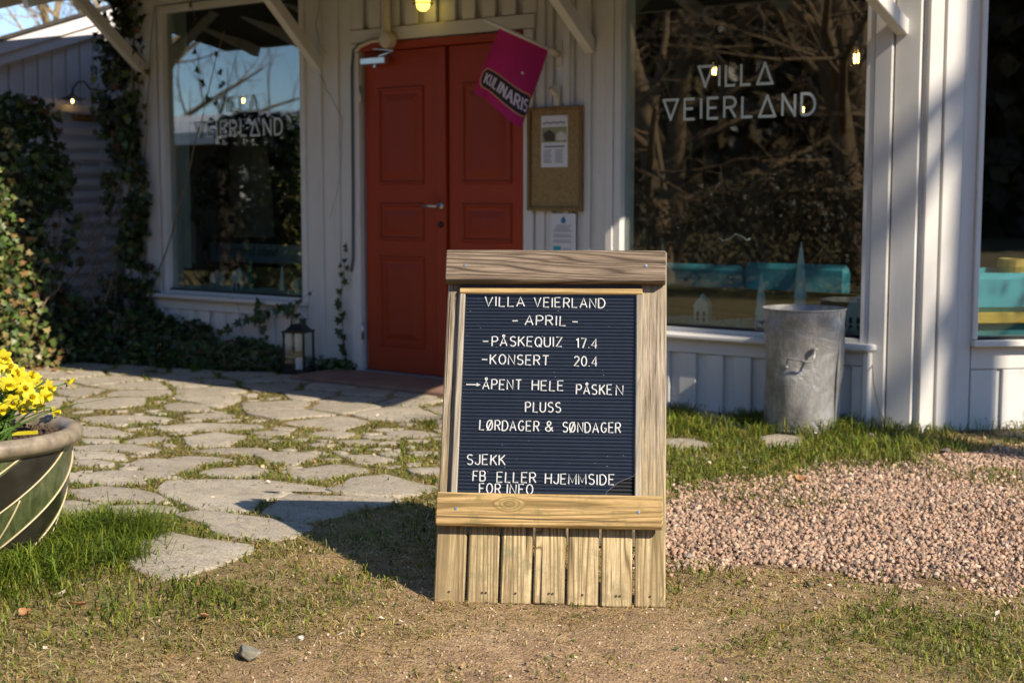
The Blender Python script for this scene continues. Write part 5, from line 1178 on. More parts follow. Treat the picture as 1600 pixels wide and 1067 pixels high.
# straggly ivy in front at far left, sunlight put into its lighter leaf colours
t = thing('ivy_plant', 'sunlit yellow-green ivy tangle at the left picture edge behind the daffodils', 'ivy', (-2.1, -1.35, 0))
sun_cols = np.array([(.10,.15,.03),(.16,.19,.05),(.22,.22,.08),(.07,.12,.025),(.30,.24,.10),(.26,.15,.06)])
n = 2600; y = rng.uniform(-1.9, -1.0, n); z_ = rng.uniform(0, 1.6, n)**1.0; x = -2.32+rng.uniform(0, .40, n)+.15*(1.4-z_).clip(0)
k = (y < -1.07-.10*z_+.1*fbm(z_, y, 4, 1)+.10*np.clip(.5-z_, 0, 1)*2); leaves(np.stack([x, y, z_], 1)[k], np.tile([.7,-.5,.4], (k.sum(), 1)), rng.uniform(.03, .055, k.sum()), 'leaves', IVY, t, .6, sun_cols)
vine_stems(t, [wander((-2.15+rng.uniform(-.1,.15), -1.55+.5*i/14, 0), (0, .25, 1), 9, .09, .25) for i in range(14)], .007)
# trellis column at the corner
tr = thing('trellis', 'thin wire trellis at the corner between screen and left window', 'trellis', (-2.3, -.06, 0))
for x_ in (-2.40, -2.30, -2.20): MB().tube([(x_,-.06,0),(x_,-.06,2.45)], .004, 5).build('wire', VINE, tr)
t = thing('ivy_plant', 'ivy column climbing the corner left of the left window', 'ivy', (-2.28, -.08, 0))
n = 8200; z_ = rng.uniform(.0, 2.6, n); cx = -2.29+.05*np.sin(z_*2.3); hw = .13+.09*vnoise(z_*0, z_, 3, 2)+.05*(z_ < .6); x = cx+rng.normal(0, .55, n)*hw
k = (fbm(x*1.0, z_, 7, 5) > .455) & (np.abs(x-cx) < hw*1.5) & (rng.random(n) < np.where(z_ > 2.0, .4, .95)); x, z_ = x[k], z_[k]; n = len(x)
leaves(np.stack([x, -.05-rng.uniform(0, .12, n), z_], 1), np.tile([.3,-.9,.25], (n, 1)), rng.uniform(.022, .070, n), 'leaves', IVY, t, .45)
vine_stems(t, [wander((-2.30+.05*i, -.06, 0), (0,0,1), 24, .105, .10, 'y') for i in range(-1, 3)]+[wander((-2.2, -.05, 2.3), (.3, 0, -1), 8, .06, .3, 'y')], .007)
# low bed along the left plinth
t = thing('ivy_bed', 'low spreading ivy bed along the wall under the left window', 'ivy', (-1.4, -.3, 0))
n = 9000; x = rng.uniform(-2.5, -.45, n); yy = rng.uniform(0, 1, n); lim = np.interp(x, [-2.5,-1.9,-1.2,-.7,-.45], [.95,.62,.48,.36,.22]); y = -.10-yy*lim
top = np.interp(x, [-2.5,-2.1,-1.8,-1.5,-1.2,-.9,-.6,-.45], [.36,.34,.30,.22,.15,.16,.14,.10])*(.6+.8*fbm(x, y, 4, 2)); z_ = top*np.sqrt(np.clip(1-yy**2, 0, 1))*rng.uniform(.35, 1.05, n)
leaves(np.stack([x, y, z_], 1), np.tile([.35,-.55,.8], (n, 1)), rng.uniform(.03, .058, n), 'leaves', IVY, t, .5)
vine_stems(t, [wander((-2.2+.12*i, -.25, .02), (.5, -.2, .25), 9, .07, .4) for i in range(14)], .004)
t = thing('ivy_bed', 'ivy and dry leaf litter bed at the foot of the slat screen', 'ivy', (-2.3, -1.0, 0))
n = 3600; y = rng.uniform(-1.9, -.35, n); q = rng.uniform(0, 1, n); x = -2.38+q*np.interp(y, [-1.9,-1.0,-.35], [.55,.42,.35]); z_ = (.22*np.sqrt(1-q**2)+.02)*rng.uniform(.2, 1, n)
leaves(np.stack([x, y, z_], 1), np.tile([.6,-.3,.8], (n, 1)), rng.uniform(.03, .055, n), 'leaves', IVY, t, .5, np.concatenate([ivycols, [(.30,.17,.07),(.36,.24,.12)]]))
def sprig(lab, nodes, y_, sizes, seed, stemr=.003):
    p = [np.array(F(a, b_, y_)) for a, b_ in nodes]; t = thing('ivy_vine', lab, 'ivy', tuple(p[0])); r2 = np.random.default_rng(seed)
    pts = []
    for i in range(len(p)-1):
        for k_ in range(4): pts.append(p[i]+(p[i+1]-p[i])*k_/4+r2.normal(0, .004, 3))
    pts.append(p[-1]); m = MB(); m.tube(pts, np.linspace(stemr, stemr*.5, len(pts)), 5); m.build('stem', VINE, t)
    for i, s_ in enumerate([q_*1.2 for q_ in sizes]):
        q = pts[int((i+.5)/len(sizes)*(len(pts)-1))]+np.array([r2.normal(0, .018), -abs(r2.normal(.012, .01)), r2.normal(0, .012)]); me = MB(); me.add([tuple(v) for v in LEAFV*s_], [tuple(f) for f in LEAFF]); o = me.build('leaf', IVYS, t, local=True)
        rt = face_rot(np.array([[.25,-.9,.25]]), .35)[0]; mt_ = Matrix([list(map(float, r_)) for r_ in rt]).to_4x4(); mt_.translation = Vector([float(v) for v in q-p[0]]); o.matrix_local = mt_
IVYS = leafmat('ivy_single_leaf', [(.3,(.025,.05,.012)),(.7,(.06,.09,.025))], .15, .4)
sprig('slim ivy shoot climbing the boards just left of the red door', [(533,585),(536,540),(534,500),(533,470),(538,430),(540,400),(542,376)], -.045, [.07,.07,.06,.065,.06,.055,.06,.05,.055,.05,.045,.05,.04,.04,.035,.035,.03,.03], 3)
sprig('ivy strand hanging along the sill of the left window', [(330,520),(370,510),(410,485),(440,480),(470,470),(490,452)], -.16, [.05,.06,.07,.06,.07,.065,.06,.06,.055,.05,.045,.04,.035,.03], 5)
sprig('drooping ivy strand in front of the left plinth beside the lantern', [(400,470),(408,490),(412,510),(418,530)], -.17, [.06,.07,.07,.06,.06,.055,.05,.045], 6)
sprig('second drooping ivy strand nearest the lantern', [(440,475),(455,480),(468,490),(480,500)], -.17, [.06,.06,.065,.06,.05,.05,.05], 7)
sprig('ivy tendril with few leaves hanging before the glass of the left window', [(300,-5),(305,50),(308,90),(318,125),(330,150),(336,172)], -.05, [.045,.05,.04,.045,.05,.04,.04,.05,.035], 8, .0022)
sprig('bare brown vine tendril climbing the white boards left of the door', [(500,115),(515,150),(535,185),(534,240),(530,290),(515,345)], -.035, [], 9, .0022)
sprig('upper bare tendril on the white boards under the eave', [(500,0),(494,40),(500,70),(510,85)], -.035, [], 10, .002)
t = thing('ivy_plant', 'small green ivy tuft at the foot of the wall between lantern and door', 'ivy', tuple(G(525, 582)))
c_ = G(522, 582); n = 260; x = c_[0]+rng.normal(0, .085, n); y = c_[1]+.04+rng.normal(0, .04, n); z_ = rng.uniform(0, .09, n); k = y < -.04
leaves(np.stack([x, y, z_], 1)[k], np.tile([.3,-.6,.8], (k.sum(), 1)), rng.uniform(.03, .055, k.sum()), 'leaves', IVY, t, .5, ivycols[1:5])

# ------------------------------------------------------------------ trees
def bare_tree_mesh(seed, H=9, r0=.13, spread=.5, levels=4, lean=(0,0), first=.35, kids=(9,6,5,4), cr=1.0, fine=.003, wob=.07):
    r2 = random.Random(seed); tk = MB(); br_ = MB()
    def grow(p, d, L, r_, lev, mb):
        n = 7 if lev == 0 else 4; pts = [p.copy()]; rr_ = [r_]
        q = p.copy(); dd = d.copy()
        for i in range(n):
            dd = (dd+Vector((r2.gauss(0,wob if lev == 0 else .16), r2.gauss(0,wob if lev == 0 else .16), (.02 if lev == 0 else .06)+r2.gauss(0,.06)))).normalized(); q = q+dd*L/n; pts.append(q.copy()); rr_.append(max(fine*.7, r_*(1-.75*(i+1)/n)))
        mb.tube(pts, rr_, 8 if lev == 0 else (5 if lev == 1 else 3), False)
        if lev >= levels-1: return
        for k_ in range(kids[lev]):
            t_ = (first if lev == 0 else .2)+(1-(first if lev == 0 else .2))*(k_+r2.random()*.8)/kids[lev]; t_ = min(.98, t_); fi = t_*n; i = min(n-1, int(fi)); pp = pts[i].lerp(pts[i+1], fi-i)
            ax = dd.orthogonal().normalized(); ax.rotate(Matrix.Rotation(r2.uniform(0, 6.28), 3, dd)); nd = (dd*(1-spread)+ax*(spread+.25)+Vector((0,0,.12))).normalized()
            grow(pp, nd, L*r2.uniform(.38,.58)*(1.15-t_*.5)*cr, rr_[i]*r2.uniform(.4,.6), lev+1, br_)
    grow(Vector((0,0,-.05)), Vector((lean[0], lean[1], 1)).normalized(), H, r0, 0, tk); return tk, br_
def tree(loc, seed, lab, mat=BARK, group=None, proto=None, rz=0, scl=1, **k):
    if proto is None:
        t = thing('bare_tree', lab, 'tree', loc, rz, group); tk, b_ = bare_tree_mesh(seed, **k); tk.build('trunk', mat, t, local=True, smooth=True); b_.build('branches', mat, t, local=True, smooth=True)
    else:
        t = copy_tree(proto); t.location = loc; t.rotation_euler = (0,0,rz); tag(t, lab, 'tree', group)
    t.scale = (scl,)*3; return t
gp_ = 'bare trees beyond the shed roof'
T1 = tree((-17, 9.4, 0), 3, 'leftmost pale bare tree above the shed roof', BARKP, gp_, H=9, r0=.13, levels=4, kids=(16,6,5,4), first=.12)
locs = [((-16,10.3,0),'second pale bare tree above the shed roof'), ((-19,14,0),'pale bare tree over the middle of the shed roof'), ((-15.5,11.6,0),'rightmost pale bare tree above the shed roof near the eave'), ((-24,17,0),'faint thin bare tree far behind the shed roof'), ((-23,13.0,0),'pair tree far behind the leftmost bare tree')]
for i, (l, lab) in enumerate(locs): tree(l, 0, lab, group=gp_, proto=T1, rz=1.3*i+.7, scl=.9+.12*(i % 3))
# trees mirrored in the glass, standing across the garden
gm = 'bare trees across the garden seen mirrored in the glass'
M1 = tree((-1.5, -11, 0), 12, 'broad dark bare tree mirrored in the right window', BARKM, gm, H=8.5, r0=.2, levels=5, kids=(14,7,5,4), first=.08, spread=.6)
for i, (l, s_) in enumerate((((-3.6,-9.5,0),.9), ((.6,-12.5,0),1.0), ((-5.8,-13.5,0),1.0), ((-2.8,-14.5,0),1.2), ((-15,-17,0),.9), ((-20,-14,0),1.0))):
    tree(l, 0, ['bare tree at the left of the mirrored grove','bare tree at the right of the mirrored grove','bare tree deep in the mirrored grove','tall bare tree behind the mirrored grove','bare tree against the mirrored sky','far bare tree against the mirrored sky'][i], group=gm, proto=M1, rz=2.1*i+.4, scl=s_)
# trees toward the sun, casting the soft shade on the corner
gs = 'trees toward the sun that shade the white corner'
Sh1 = tree((11.2, -1.165, 0), 31, 'slim tree toward the sun whose trunk shades the white corner', BARK, gs, H=11, r0=.24, levels=4, kids=(7,4,3), first=.72, spread=.5, cr=.5, wob=.008)
tree((15.5, -2.35, 0), 0, 'second slim tree toward the sun', group=gs, proto=Sh1, rz=2, scl=1.15)
def shrub(name, lab, cat, loc, rad, n, mat, size, seedcols, group=None, jit=1.2, kind='shell'):
    t = thing(name, lab, cat, loc, 0, group); u = rng.normal(size=(n, 3)); u /= np.linalg.norm(u, axis=1)[:, None]
    rr_ = rng.uniform(.0, 1, n)**.35; p = u*rr_[:, None]; w_ = .72+.55*fbm(u[:, 0]*2+u[:, 2], u[:, 1]*2-u[:, 2], 1.6, len(bpy.data.objects) % 7); p = p*w_[:, None]*np.array(rad)+np.array(loc)+np.array([0, 0, rad[2]*.9])
    k = p[:, 2] > .02; p = p[k]; n = len(p); leaves(p, np.tile([.4,.2,.6], (n, 1)), rng.uniform(size*.7, size*1.3, n), 'leaves', mat, t, jit, seedcols)
    m = MB(); 
    for i in range(7): a = i*.9; m.tube([(loc[0],loc[1],0),(loc[0]+rad[0]*.3*math.cos(a),loc[1]+rad[1]*.3*math.sin(a),rad[2]*.7),(loc[0]+rad[0]*.6*math.cos(a),loc[1]+rad[1]*.6*math.sin(a),rad[2]*1.3)], [.03,.02,.008], 5)
    m.build('branches', BARK, t); return t
eg = np.array([(.05,.07,.02),(.09,.11,.035),(.13,.14,.05),(.20,.18,.08),(.03,.045,.015)])
shrub('evergreen_shrub', 'clipped evergreen shrub across the terrace mirrored in the left window', 'shrub', (-5.6, -5.2, 0), (.95,.9,1.15), 5200, IVY, .075, eg)
for i, (l, rd) in enumerate((((-3.8,-7.5,0),(1.5,.9,.85)), ((-1.2,-8.2,0),(1.6,.9,.8)), ((1.3,-9.0,0),(1.4,.9,.8)), ((-7.8,-9.5,0),(1.5,1.1,.8)))):
    shrub('garden_shrub', ['left','middle','right','far left'][i]+' brown-green shrub under the mirrored grove', 'shrub', l, rd, 7000, IVY, .045, np.array([(.10,.07,.035),(.06,.06,.025),(.15,.10,.05),(.04,.035,.02)]), 'shrubs across the garden')
# beech toward the sun that dapples the low wall at the far right
bt = shrub('beech_tree', 'brown-leaved beech toward the sun that dapples the corner window', 'tree', (7.1, .28, 3.9), (.60,.52,1.0), 1300, IVY, .075, np.array([(.24,.09,.03),(.16,.06,.02),(.30,.14,.05),(.08,.08,.03)]))
n = 170; leaves(np.stack([7.1+rng.uniform(-.5,.5,n), .28+rng.uniform(-.45,.45,n), rng.uniform(2.2,3.9,n)], 1), np.tile([.4,.2,.6], (n, 1)), rng.uniform(.05,.09,n), 'hanging_leaves', IVY, bt, 1.2)
MB().tube([(7.1,.28,0),(7.12,.3,1.6),(7.1,.28,3.6)], [.05,.04,.025], 8).build('trunk', BARK, bt, smooth=True)
# unseen wood added behind the camera to block sky in the window reflections
fw = thing('backdrop_wood', 'added ring of dark distant wood closing the garden, seen only as mirror image', 'wood', (0, -30, 0))
n = 130000; az = rng.uniform(R(190), R(372), n); hh = np.interp(np.degrees(az), [190,227,235,372], [2.3,2.3,9.0,8.0])*(.75+.5*fbm(az*12, az*3, 2, 3)); z_ = rng.uniform(0, 1, n)*hh; rr_ = 34+rng.uniform(0, 6, n)
pp_ = np.stack([3+rr_*np.cos(az), -3+rr_*np.sin(az), z_], 1)-np.array([0, -30, 0]); v, f = inst_mesh(DIA, DIF, pp_, face_rot(np.stack([-np.cos(az), -np.sin(az), .4+0*az], 1), .8), rng.uniform(.35, .8, n)[:, None]*np.array([[1.5, 1, 1]]))
c = np.array([(.09,.065,.03),(.13,.09,.045),(.05,.045,.02),(.17,.12,.06),(.06,.035,.02)])[rng.integers(0, 5, n)]; raw('leaves', v, f, 3, IVY, fw, cols=np.repeat(c, 4, 0)); fw['kind'] = 'stuff'
# low outbuilding across the garden
ob = thing('outbuilding', 'dark outbuilding with pale roof edge mirrored in the left window', 'building', (-14, -9, 0))
MB().box((-17, -11, 0), (-10.2, -7.6, 1.9)).build('walls', DARKWOOD, ob); m = MB(); m.prism([(-11.4, 1.9), (-7.3, 1.9), (-7.3, 2.08), (-9.4, 2.5), (-11.4, 2.08)], -17.3, -9.9, 'x'); m.build('roof', PAPER, ob)
for y_ in (-8.2, -9.4): MB().box((-10.2, y_-.4, .9), (-10.17, y_+.2, 1.6)).build('window', WHITE, ob)
rh = thing('red_house', 'red timber house beyond the grove mirrored at the right of the window', 'building', (3.0, -15, 0))
MB().box((1.2, -18, 0), (5.5, -13, 3.2)).build('walls', plain('falun_red', (.24,.05,.025), .85), rh); m = MB(); m.prism([(-18.4, 3.2), (-12.6, 3.2), (-15.5, 5.0)], .9, 5.8, 'x'); m.build('roof', ROOFING, rh)
MB().box((1.9, -13.0, 1.0), (2.9, -12.96, 2.2)).build('window', WHITE, rh)

# ------------------------------------------------------------------ A-board sign
SG = G(677, 940); SY = R(32.5); SW = .657; LEAN = R(21.5); SL = 1.060
sg = thing('a_board', 'weathered wooden A-board with black letter panel announcing the April programme', 'sign', (SG[0], SG[1], 0), SY)
ex = np.array([math.cos(SY), math.sin(SY), 0]); eb = np.array([-math.sin(SY), math.cos(SY), 0])
def SP(px, py, d=0):            # sight line meets the panel plane lifted by d: returns (x, v)
    up = eb*math.sin(LEAN)+np.array([0,0,1])*math.cos(LEAN); nrm = -eb*math.cos(LEAN)+np.array([0,0,1])*math.sin(LEAN)
    o_ = np.array([SG[0], SG[1], 0])+nrm*d; r_ = ray(px, py); t_ = ((o_-CAM)@nrm)/(r_@nrm); p = CAM+r_*t_-o_; return p@ex, p@up
def LP(x, v, d): return (x, v*math.sin(LEAN)-d*math.cos(LEAN), v*math.cos(LEAN)+d*math.sin(LEAN))
def sbeam(name, x0, v0, x1, v1, d0, d1, mat, par=sg, ch=.003):   # rectangle in the panel plane with depth d0..d1; own frame so the grain runs true
    w_, h_, t_ = x1-x0, v1-v0, d1-d0; m = MB()
    if w_ > h_: m.beam((-w_/2,0,0), (w_/2,0,0), (0,0,1), h_, t_, ch)
    else: m.beam((0,0,-h_/2), (0,0,h_/2), (1,0,0), w_, t_, ch)
    o = m.build(name, mat, par, local=True)
    base = Vector(LP((x0+x1)/2, (v0+v1)/2, (d0+d1)/2)); mt_ = Matrix.Rotation(-LEAN, 4, 'X'); mt_.translation = base
    if par is sg: o.matrix_local = mt_
    else: o.matrix_local = par.matrix_local.inverted() @ mt_
    return o
gap = .0075; pw = (SW-6*gap)/7
for i in range(7):
    x0 = i*(pw+gap); o = sbeam('plank', x0, random.uniform(-.002, .003), x0+pw, SL-.004, -.020, 0, PLANKWOOD, ch=.0045)
    zz = [.028, .05][i % 2]
    for dx in ((.5, .62) if i % 2 else (.5,)):
        m = MB(); q = LP(x0+pw*dx, .028, 0); m.lathe([(.0008,.0),(.0035,-.001),(.0005,.0012)], (0,0,0), 7, axis='y'); s_ = m.build('screw', plain('rust_dark', (.05,.03,.02), .8), o, local=True); s_.location = (-pw/2+pw*dx, -.0112, -(SL-.004)/2+.03)
v_h0 = SP(700, 438, .045)[1]; v_h1 = SP(700, 390, .045)[1]
hd_ = sbeam('header_board', -.004, v_h0, SW-.004, v_h1, .004, .045, GREYWOOD, ch=.004)
x_r = SP(1036, 800, .045)[0]
vc0 = SP(850, 823, .045)[1]; vc1 = SP(850, 771, .045)[1]
cr_ = sbeam('cross_board', .0, vc0, x_r, vc1, .0215, .045, CROSSWOOD, ch=.006)
for o, xs_ in ((hd_, (-.27, .27)), (cr_, (-.265, .255))):
    for x_ in xs_:
        m = MB(); m.lathe([(.0,-.0012),(.0045,-.0008),(.005,.001)], (0,0,0), 10, axis='y'); s_ = m.build('screw', CHROME, o, local=True); s_.location = (x_, -.0212 if o is hd_ else -.0126, .0)
# letter panel
fl0, ft0 = SP(716, 449, .022), SP(1004, 449, .022); fb0 = SP(706, 768, .022)
FX0, FX1, FV1, FV0 = (fl0[0]+fb0[0])/2, ft0[0], fl0[1], vc0+.01
lb = bpy.data.objects.new('letter_board', None)
RB = .0108; nr = int((FV1-FV0-.01)/RB); m = MB(); vs = []; fs = []
prof = []
for i in range(nr):
    v0 = FV0+.012+i*RB; prof += [(v0, .002), (v0+.0025, .002), (v0+.0032, .0062), (v0+.0055, .0075), (v0+.0098, .0062), (v0+RB-.0002, .002)]
L0, L1 = FX0+.014, FX1-.014; cx_, cv_ = (L0+L1)/2, (FV0+FV1)/2
for v_, d_ in prof: vs += [(L0-cx_, -d_, v_-cv_), (L1-cx_, -d_, v_-cv_)]
for i in range(len(prof)-1): fs.append((2*i, 2*i+1, 2*i+3, 2*i+2))
m.add(vs, fs); FELT = plain('black_ribbed_felt', (.0055,.0075,.013), .75, 0, .35, 30, .25)
lbo = m.build('letter_board', FELT, sg, local=True); mt_ = Matrix.Rotation(-LEAN, 4, 'X'); mt_.translation = Vector(LP(cx_, cv_, 0)); lbo.matrix_local = mt_
sbeam('frame_strip', FX0, FV0, FX0+.018, FV1-.018, .0005, .020, FRAMEWOOD); sbeam('frame_strip', FX1-.018, FV0, FX1, FV1-.018, .0005, .020, FRAMEWOOD)
sbeam('frame_strip', FX0, FV1-.0175, FX1, FV1, .0005, .020, FRAMEWOODX)
sbeam('painted_header_shadow', FX0+.002, FV1+.001, FX1-.004, v_h0+.01, .0005, .010, plain('header_shadow_tone', (.05,.045,.06), .7))  # dark strip painting in the cast shadow of the header board
# cover pane with a broken lower right corner
cxp = SP(945, 770, .016); cyp = SP(990, 742, .016)
m = MB(); P_ = [(L0, vc0+.02), (cxp[0], vc0+.02), (cxp[0]+.006, cxp[1]+.004), ((cxp[0]+cyp[0])/2, (cxp[1]+cyp[1])/2+.006), (L1, cyp[1]), (L1, FV1-.015), (L0, FV1-.015)]
m.prism([(a-cx_, b_-cv_) for a, b_ in P_], -.0165, -.015, 'y'); o = m.build('cover_pane', PERSPEX, sg, local=True); o.matrix_local = mt_
br_pts = [(cxp[0]-cx_, -.0168, vc1-cv_), (cxp[0]+.006-cx_, -.0168, cxp[1]+.004-cv_), ((cxp[0]+cyp[0])/2-cx_, -.0168, (cxp[1]+cyp[1])/2+.006-cv_), (L1-cx_, -.0168, cyp[1]-cv_)]; MB().tube(br_pts, .0005, 4).build('broken_edge', INK, o, local=True)
z2 = lambda x, y: (660+x/3.5575, 370+y/3.5575); z3 = lambda x, y: (660+x/3.335, 660+y/3.335)
lines = [('VILLA', z2(347,386), z2(567,388)), ('VEIERLAND', z2(622,390), z2(1013,397)), ('-', z2(500,492), z2(530,492)), ('APRIL', z2(570,490), z2(795,494)), ('-', z2(833,497), z2(862,497)),
 ('-', z2(337,606), z2(367,606)), ('PÅSKEQUIZ', z2(386,606), z2(775,612)), ('17.4', z2(856,616), z2(970,619)), ('-', z2(330,708), z2(360,708)), ('KONSERT', z2(376,708), z2(700,713)), ('20.4', z2(843,717), z2(970,720)),
 ('>', z2(243,844), z2(322,846)), ('ÅPENT', z2(334,846), z2(548,850)), ('HELE', z2(608,852), z2(783,855)), ('PÅSKE', z2(855,873), z2(1052,878)), ('N', z2(1076,880), z2(1113,881)), ('PLUSS', z2(573,973), z2(767,976)),
 ('LØRDAGER', z3(298,38), z3(605,44)), ('&', z3(640,46), z3(680,47)), ('SØNDAGER', z3(730,48), z3(1032,55)), ('SJEKK', z3(232,218), z3(430,222)), ('FB', z3(262,303), z3(327,305)), ('ELLER', z3(387,309), z3(590,313)), ('HJEMMSIDE', z3(640,318), z3(997,325)), ('FOR', z3(297,370), z3(405,372)), ('INFO', z3(440,373), z3(573,376))]
CH = .0292
for text, a, b_ in lines:
    xa, va_ = SP(*a, .010); xb, vb = SP(*b_, .010)
    for c, x, kx in layout(text, xb-xa, CH, .26):
        t_ = x/max(1e-6, xb-xa); X = xa+x; V0 = va_+(vb-va_)*t_; m = MB(); jx, jz = random.uniform(-.0006,.0006), random.uniform(-.0008,.0008); ja = random.uniform(-.03,.03)
        for st in GL[c][1]:
            pts = []
            for p_, q_ in st:
                lx, lz = p_*kx, q_*CH; pts.append((X-cx_+jx+lx-lz*ja, -.0098, V0-cv_+jz+lz+lx*ja))
            m.tube(pts, .0021, 5)
        m.build('letter', PLASTIC, lbo, local=True)
# tiny specks on the letter board
m = MB()
for i in range(38):
    x_, v_ = random.uniform(L0+.01, L1-.01)-cx_, random.uniform(vc1, FV1-.03)-cv_; s_ = random.uniform(.0004, .0012); m.add([(x_-s_,-.0172,v_),(x_,-.0172,v_-s_*.6),(x_+s_,-.0172,v_),(x_,-.0172,v_+s_*.8)], [(0,1,2,3)])
o = m.build('dust_specks', PAPER, sg, local=True); o.matrix_local = mt_; o['kind'] = 'stuff'
# rear panel of the A
def RP(x, v, d): a_ = R(15); return (x, SL*math.sin(LEAN)+.045+(SL-v)*math.sin(a_)+d, v*math.cos(LEAN))
for i in range(7):
    x0 = .02+(i*(pw+gap)+pw/2)*.885; m = MB(); m.beam(RP(x0,.0,0), RP(x0,SL-.02,0), (1,0,0), pw*.885, .02, .003); m.build('rear_plank', PLANKWOOD, sg, local=True)
for v_ in (.22, .93): m = MB(); m.beam(RP(.02,v_,.022), RP(SW-.06,v_,.022), (0,0,1), .09, .022, .003); m.build('rear_rail', GREYWOOD, sg, local=True)
for x_ in (.08, SW-.08): m = MB(); m.beam(LP(x_, SL-.015, -.022), RP(x_, SL-.02, .0), (1,0,0), .05, .006, .001); m.build('hinge', CHROME, sg, local=True)

# ------------------------------------------------------------------ daffodil pot
PC = G(-43, 862); PR = .345; PHt = .405
pot = thing('glazed_pot', 'large green and black glazed pot with cream swirl lines at the left edge', 'plant pot', (PC[0], PC[1], 0))
prof = [(.001,-.01),(.215,-.01),(.225,.01)]
NP = 30
for i in range(NP+1):
    v = i/NP; prof.append((.228+.092*math.sin(v*math.pi/2)**.9+.0*v, .012+v*.335))
NS = 72
TW = .055
# colour sectors swirl round the belly
def sect(i, k_): 
    s_ = ((k_+0)/NS*5) % 1.0; return 0 if s_ < .5 else 1
body = MB(); body.lathe(prof, (0,0,0), NS, twist=TW, mif=sect); body.build('body', [GLAZE_G, GLAZE_B], pot, local=True, smooth=True)
for sct in range(10):
    k0 = sct/10; pts = []
    for i in range(3, len(prof)):
        a = 2*math.pi*k0+TW*i; pts.append(((prof[i][0]+.001)*math.cos(a), (prof[i][0]+.001)*math.sin(a), prof[i][1]))
    MB().tube(pts, .0032, 5).build('slip_line', GLAZE_L, pot, local=True, smooth=True)
    if sct % 2 == 0:
        pts = []
        for i in range(3, 22):
            a = 2*math.pi*k0+TW*22+(22-i)*-.012-.16*((22-i)/19)**2; pts.append(((prof[i][0]+.001)*math.cos(a), (prof[i][0]+.001)*math.sin(a), prof[i][1]))
        MB().tube(pts, .003, 5).build('slip_line', GLAZE_L, pot, local=True, smooth=True)
rim = [(.318,.345),(.335,.352),(.352,.366),(.356,.385),(.350,.398),(.335,.406),(.318,.407),(.306,.400),(.298,.385),(.296,.36),(.296,.33)]
MB().lathe(rim, (0,0,0), 72).build('rim', RIMCLAY, pot, local=True, smooth=True)
m = MB(); sp = [(.001,.375)]; m.lathe([(.001,.372),(.10,.376),(.2,.370),(.296,.362)], (0,0,0), 48)
m.v = [(x, y, z_+.012*(float(vnoise(x, y, 30))-.5)) for x, y, z_ in m.v]; m.build('soil', SOIL, pot, local=True, smooth=True)
n = 1500; a = rng.uniform(0, 6.28, n); r_ = .285*np.sqrt(rng.random(n)); bv, bf = blob(5, 'oct'); v, f = inst_mesh(bv, bf, np.stack([r_*np.cos(a), r_*np.sin(a), np.full(n, .376)], 1), rand_rot(n), rng.uniform(.002,.008,(n,1))*np.ones((1,3)))
raw('soil_crumbs', v, f, 3, SOIL, pot)
DC = np.array([PC[0], PC[1], .37])
def daffodil(root, head, facing, lab, s=1.0):
    t = thing('daffodil', lab, 'flower', tuple(root), 0, 'yellow daffodils in the glazed pot'); root = np.array(root); head = np.array(head); loc = head-root; fd = Vector(facing).normalized()
    mid = loc*.6+np.array([0,0,.04]); bend = loc-np.array(fd)*.022*s+np.array([0,0,.006])
    MB().tube([(0,0,-.01), tuple(loc*.3+np.array([0,0,.02])), tuple(mid), tuple(bend+np.array([0,0,.008])), tuple(loc-np.array(fd)*.010)], [.0038,.0034,.003,.0028,.004], 6).build('stem', STEM, t, local=True, smooth=True)
    q = fd.to_track_quat('Z', 'Y').to_matrix(); off_ = random.uniform(0, 1)
    for k_ in range(6):
        a = k_*math.pi/3+off_; L = .033*s*random.uniform(.9,1.1); w_ = .0125*s; vs = []; fs = []
        dz = -.002 if k_ % 2 else 0.0
        tilt = random.uniform(-.25, .15)
        for i in range(5):
            u = i/4; ww = w_*(math.sin(math.pi*(.12+.88*u)))**.7*(1 if u < 1 else .15)+.001; rr_ = .004+u*L
            for sgn in (-1, 0, 1): vs.append(Vector((rr_, sgn*ww, dz+tilt*u*L*.6+(.0025 if sgn == 0 else 0)*s)))
        for i in range(4): fs += [(i*3, i*3+1, i*3+4, i*3+3), (i*3+1, i*3+2, i*3+5, i*3+4)]
        rz_ = Matrix.Rotation(a, 3, 'Z'); vs = [q@(rz_@v) for v in vs]; m = MB(); m.add([tuple(np.array(v)+loc) for v in vs], fs); m.build('petal', PETAL, t, local=True, smooth=True)
    m = MB(); n = 18; vs = []
    for i, (r_, z_) in enumerate(((.004,0),(.0078,.006),(.009,.018),(.0105,.029),(.0145,.034))):
        for k_ in range(n): a = 2*math.pi*k_/n; rr_ = r_*s*(1+(.16*math.sin(a*6)*(i == 4))); vs.append(tuple(np.array(q@Vector((rr_*math.cos(a), rr_*math.sin(a), z_*s)))+loc))
    m.add(vs, [(i*n+k_, i*n+(k_+1) % n, (i+1)*n+(k_+1) % n, (i+1)*n+k_) for i in range(4) for k_ in range(n)]); m.build('trumpet', TRUMP, t, local=True, smooth=True)
def at_depth(px, py, dist):
    d = ray(px, py); d = d/np.linalg.norm(d[:2]); return CAM+d*dist
pd = float(np.hypot(PC[0]-CAM[0], PC[1]-CAM[1]))
toc = (CAM-DC); toc /= np.linalg.norm(toc)
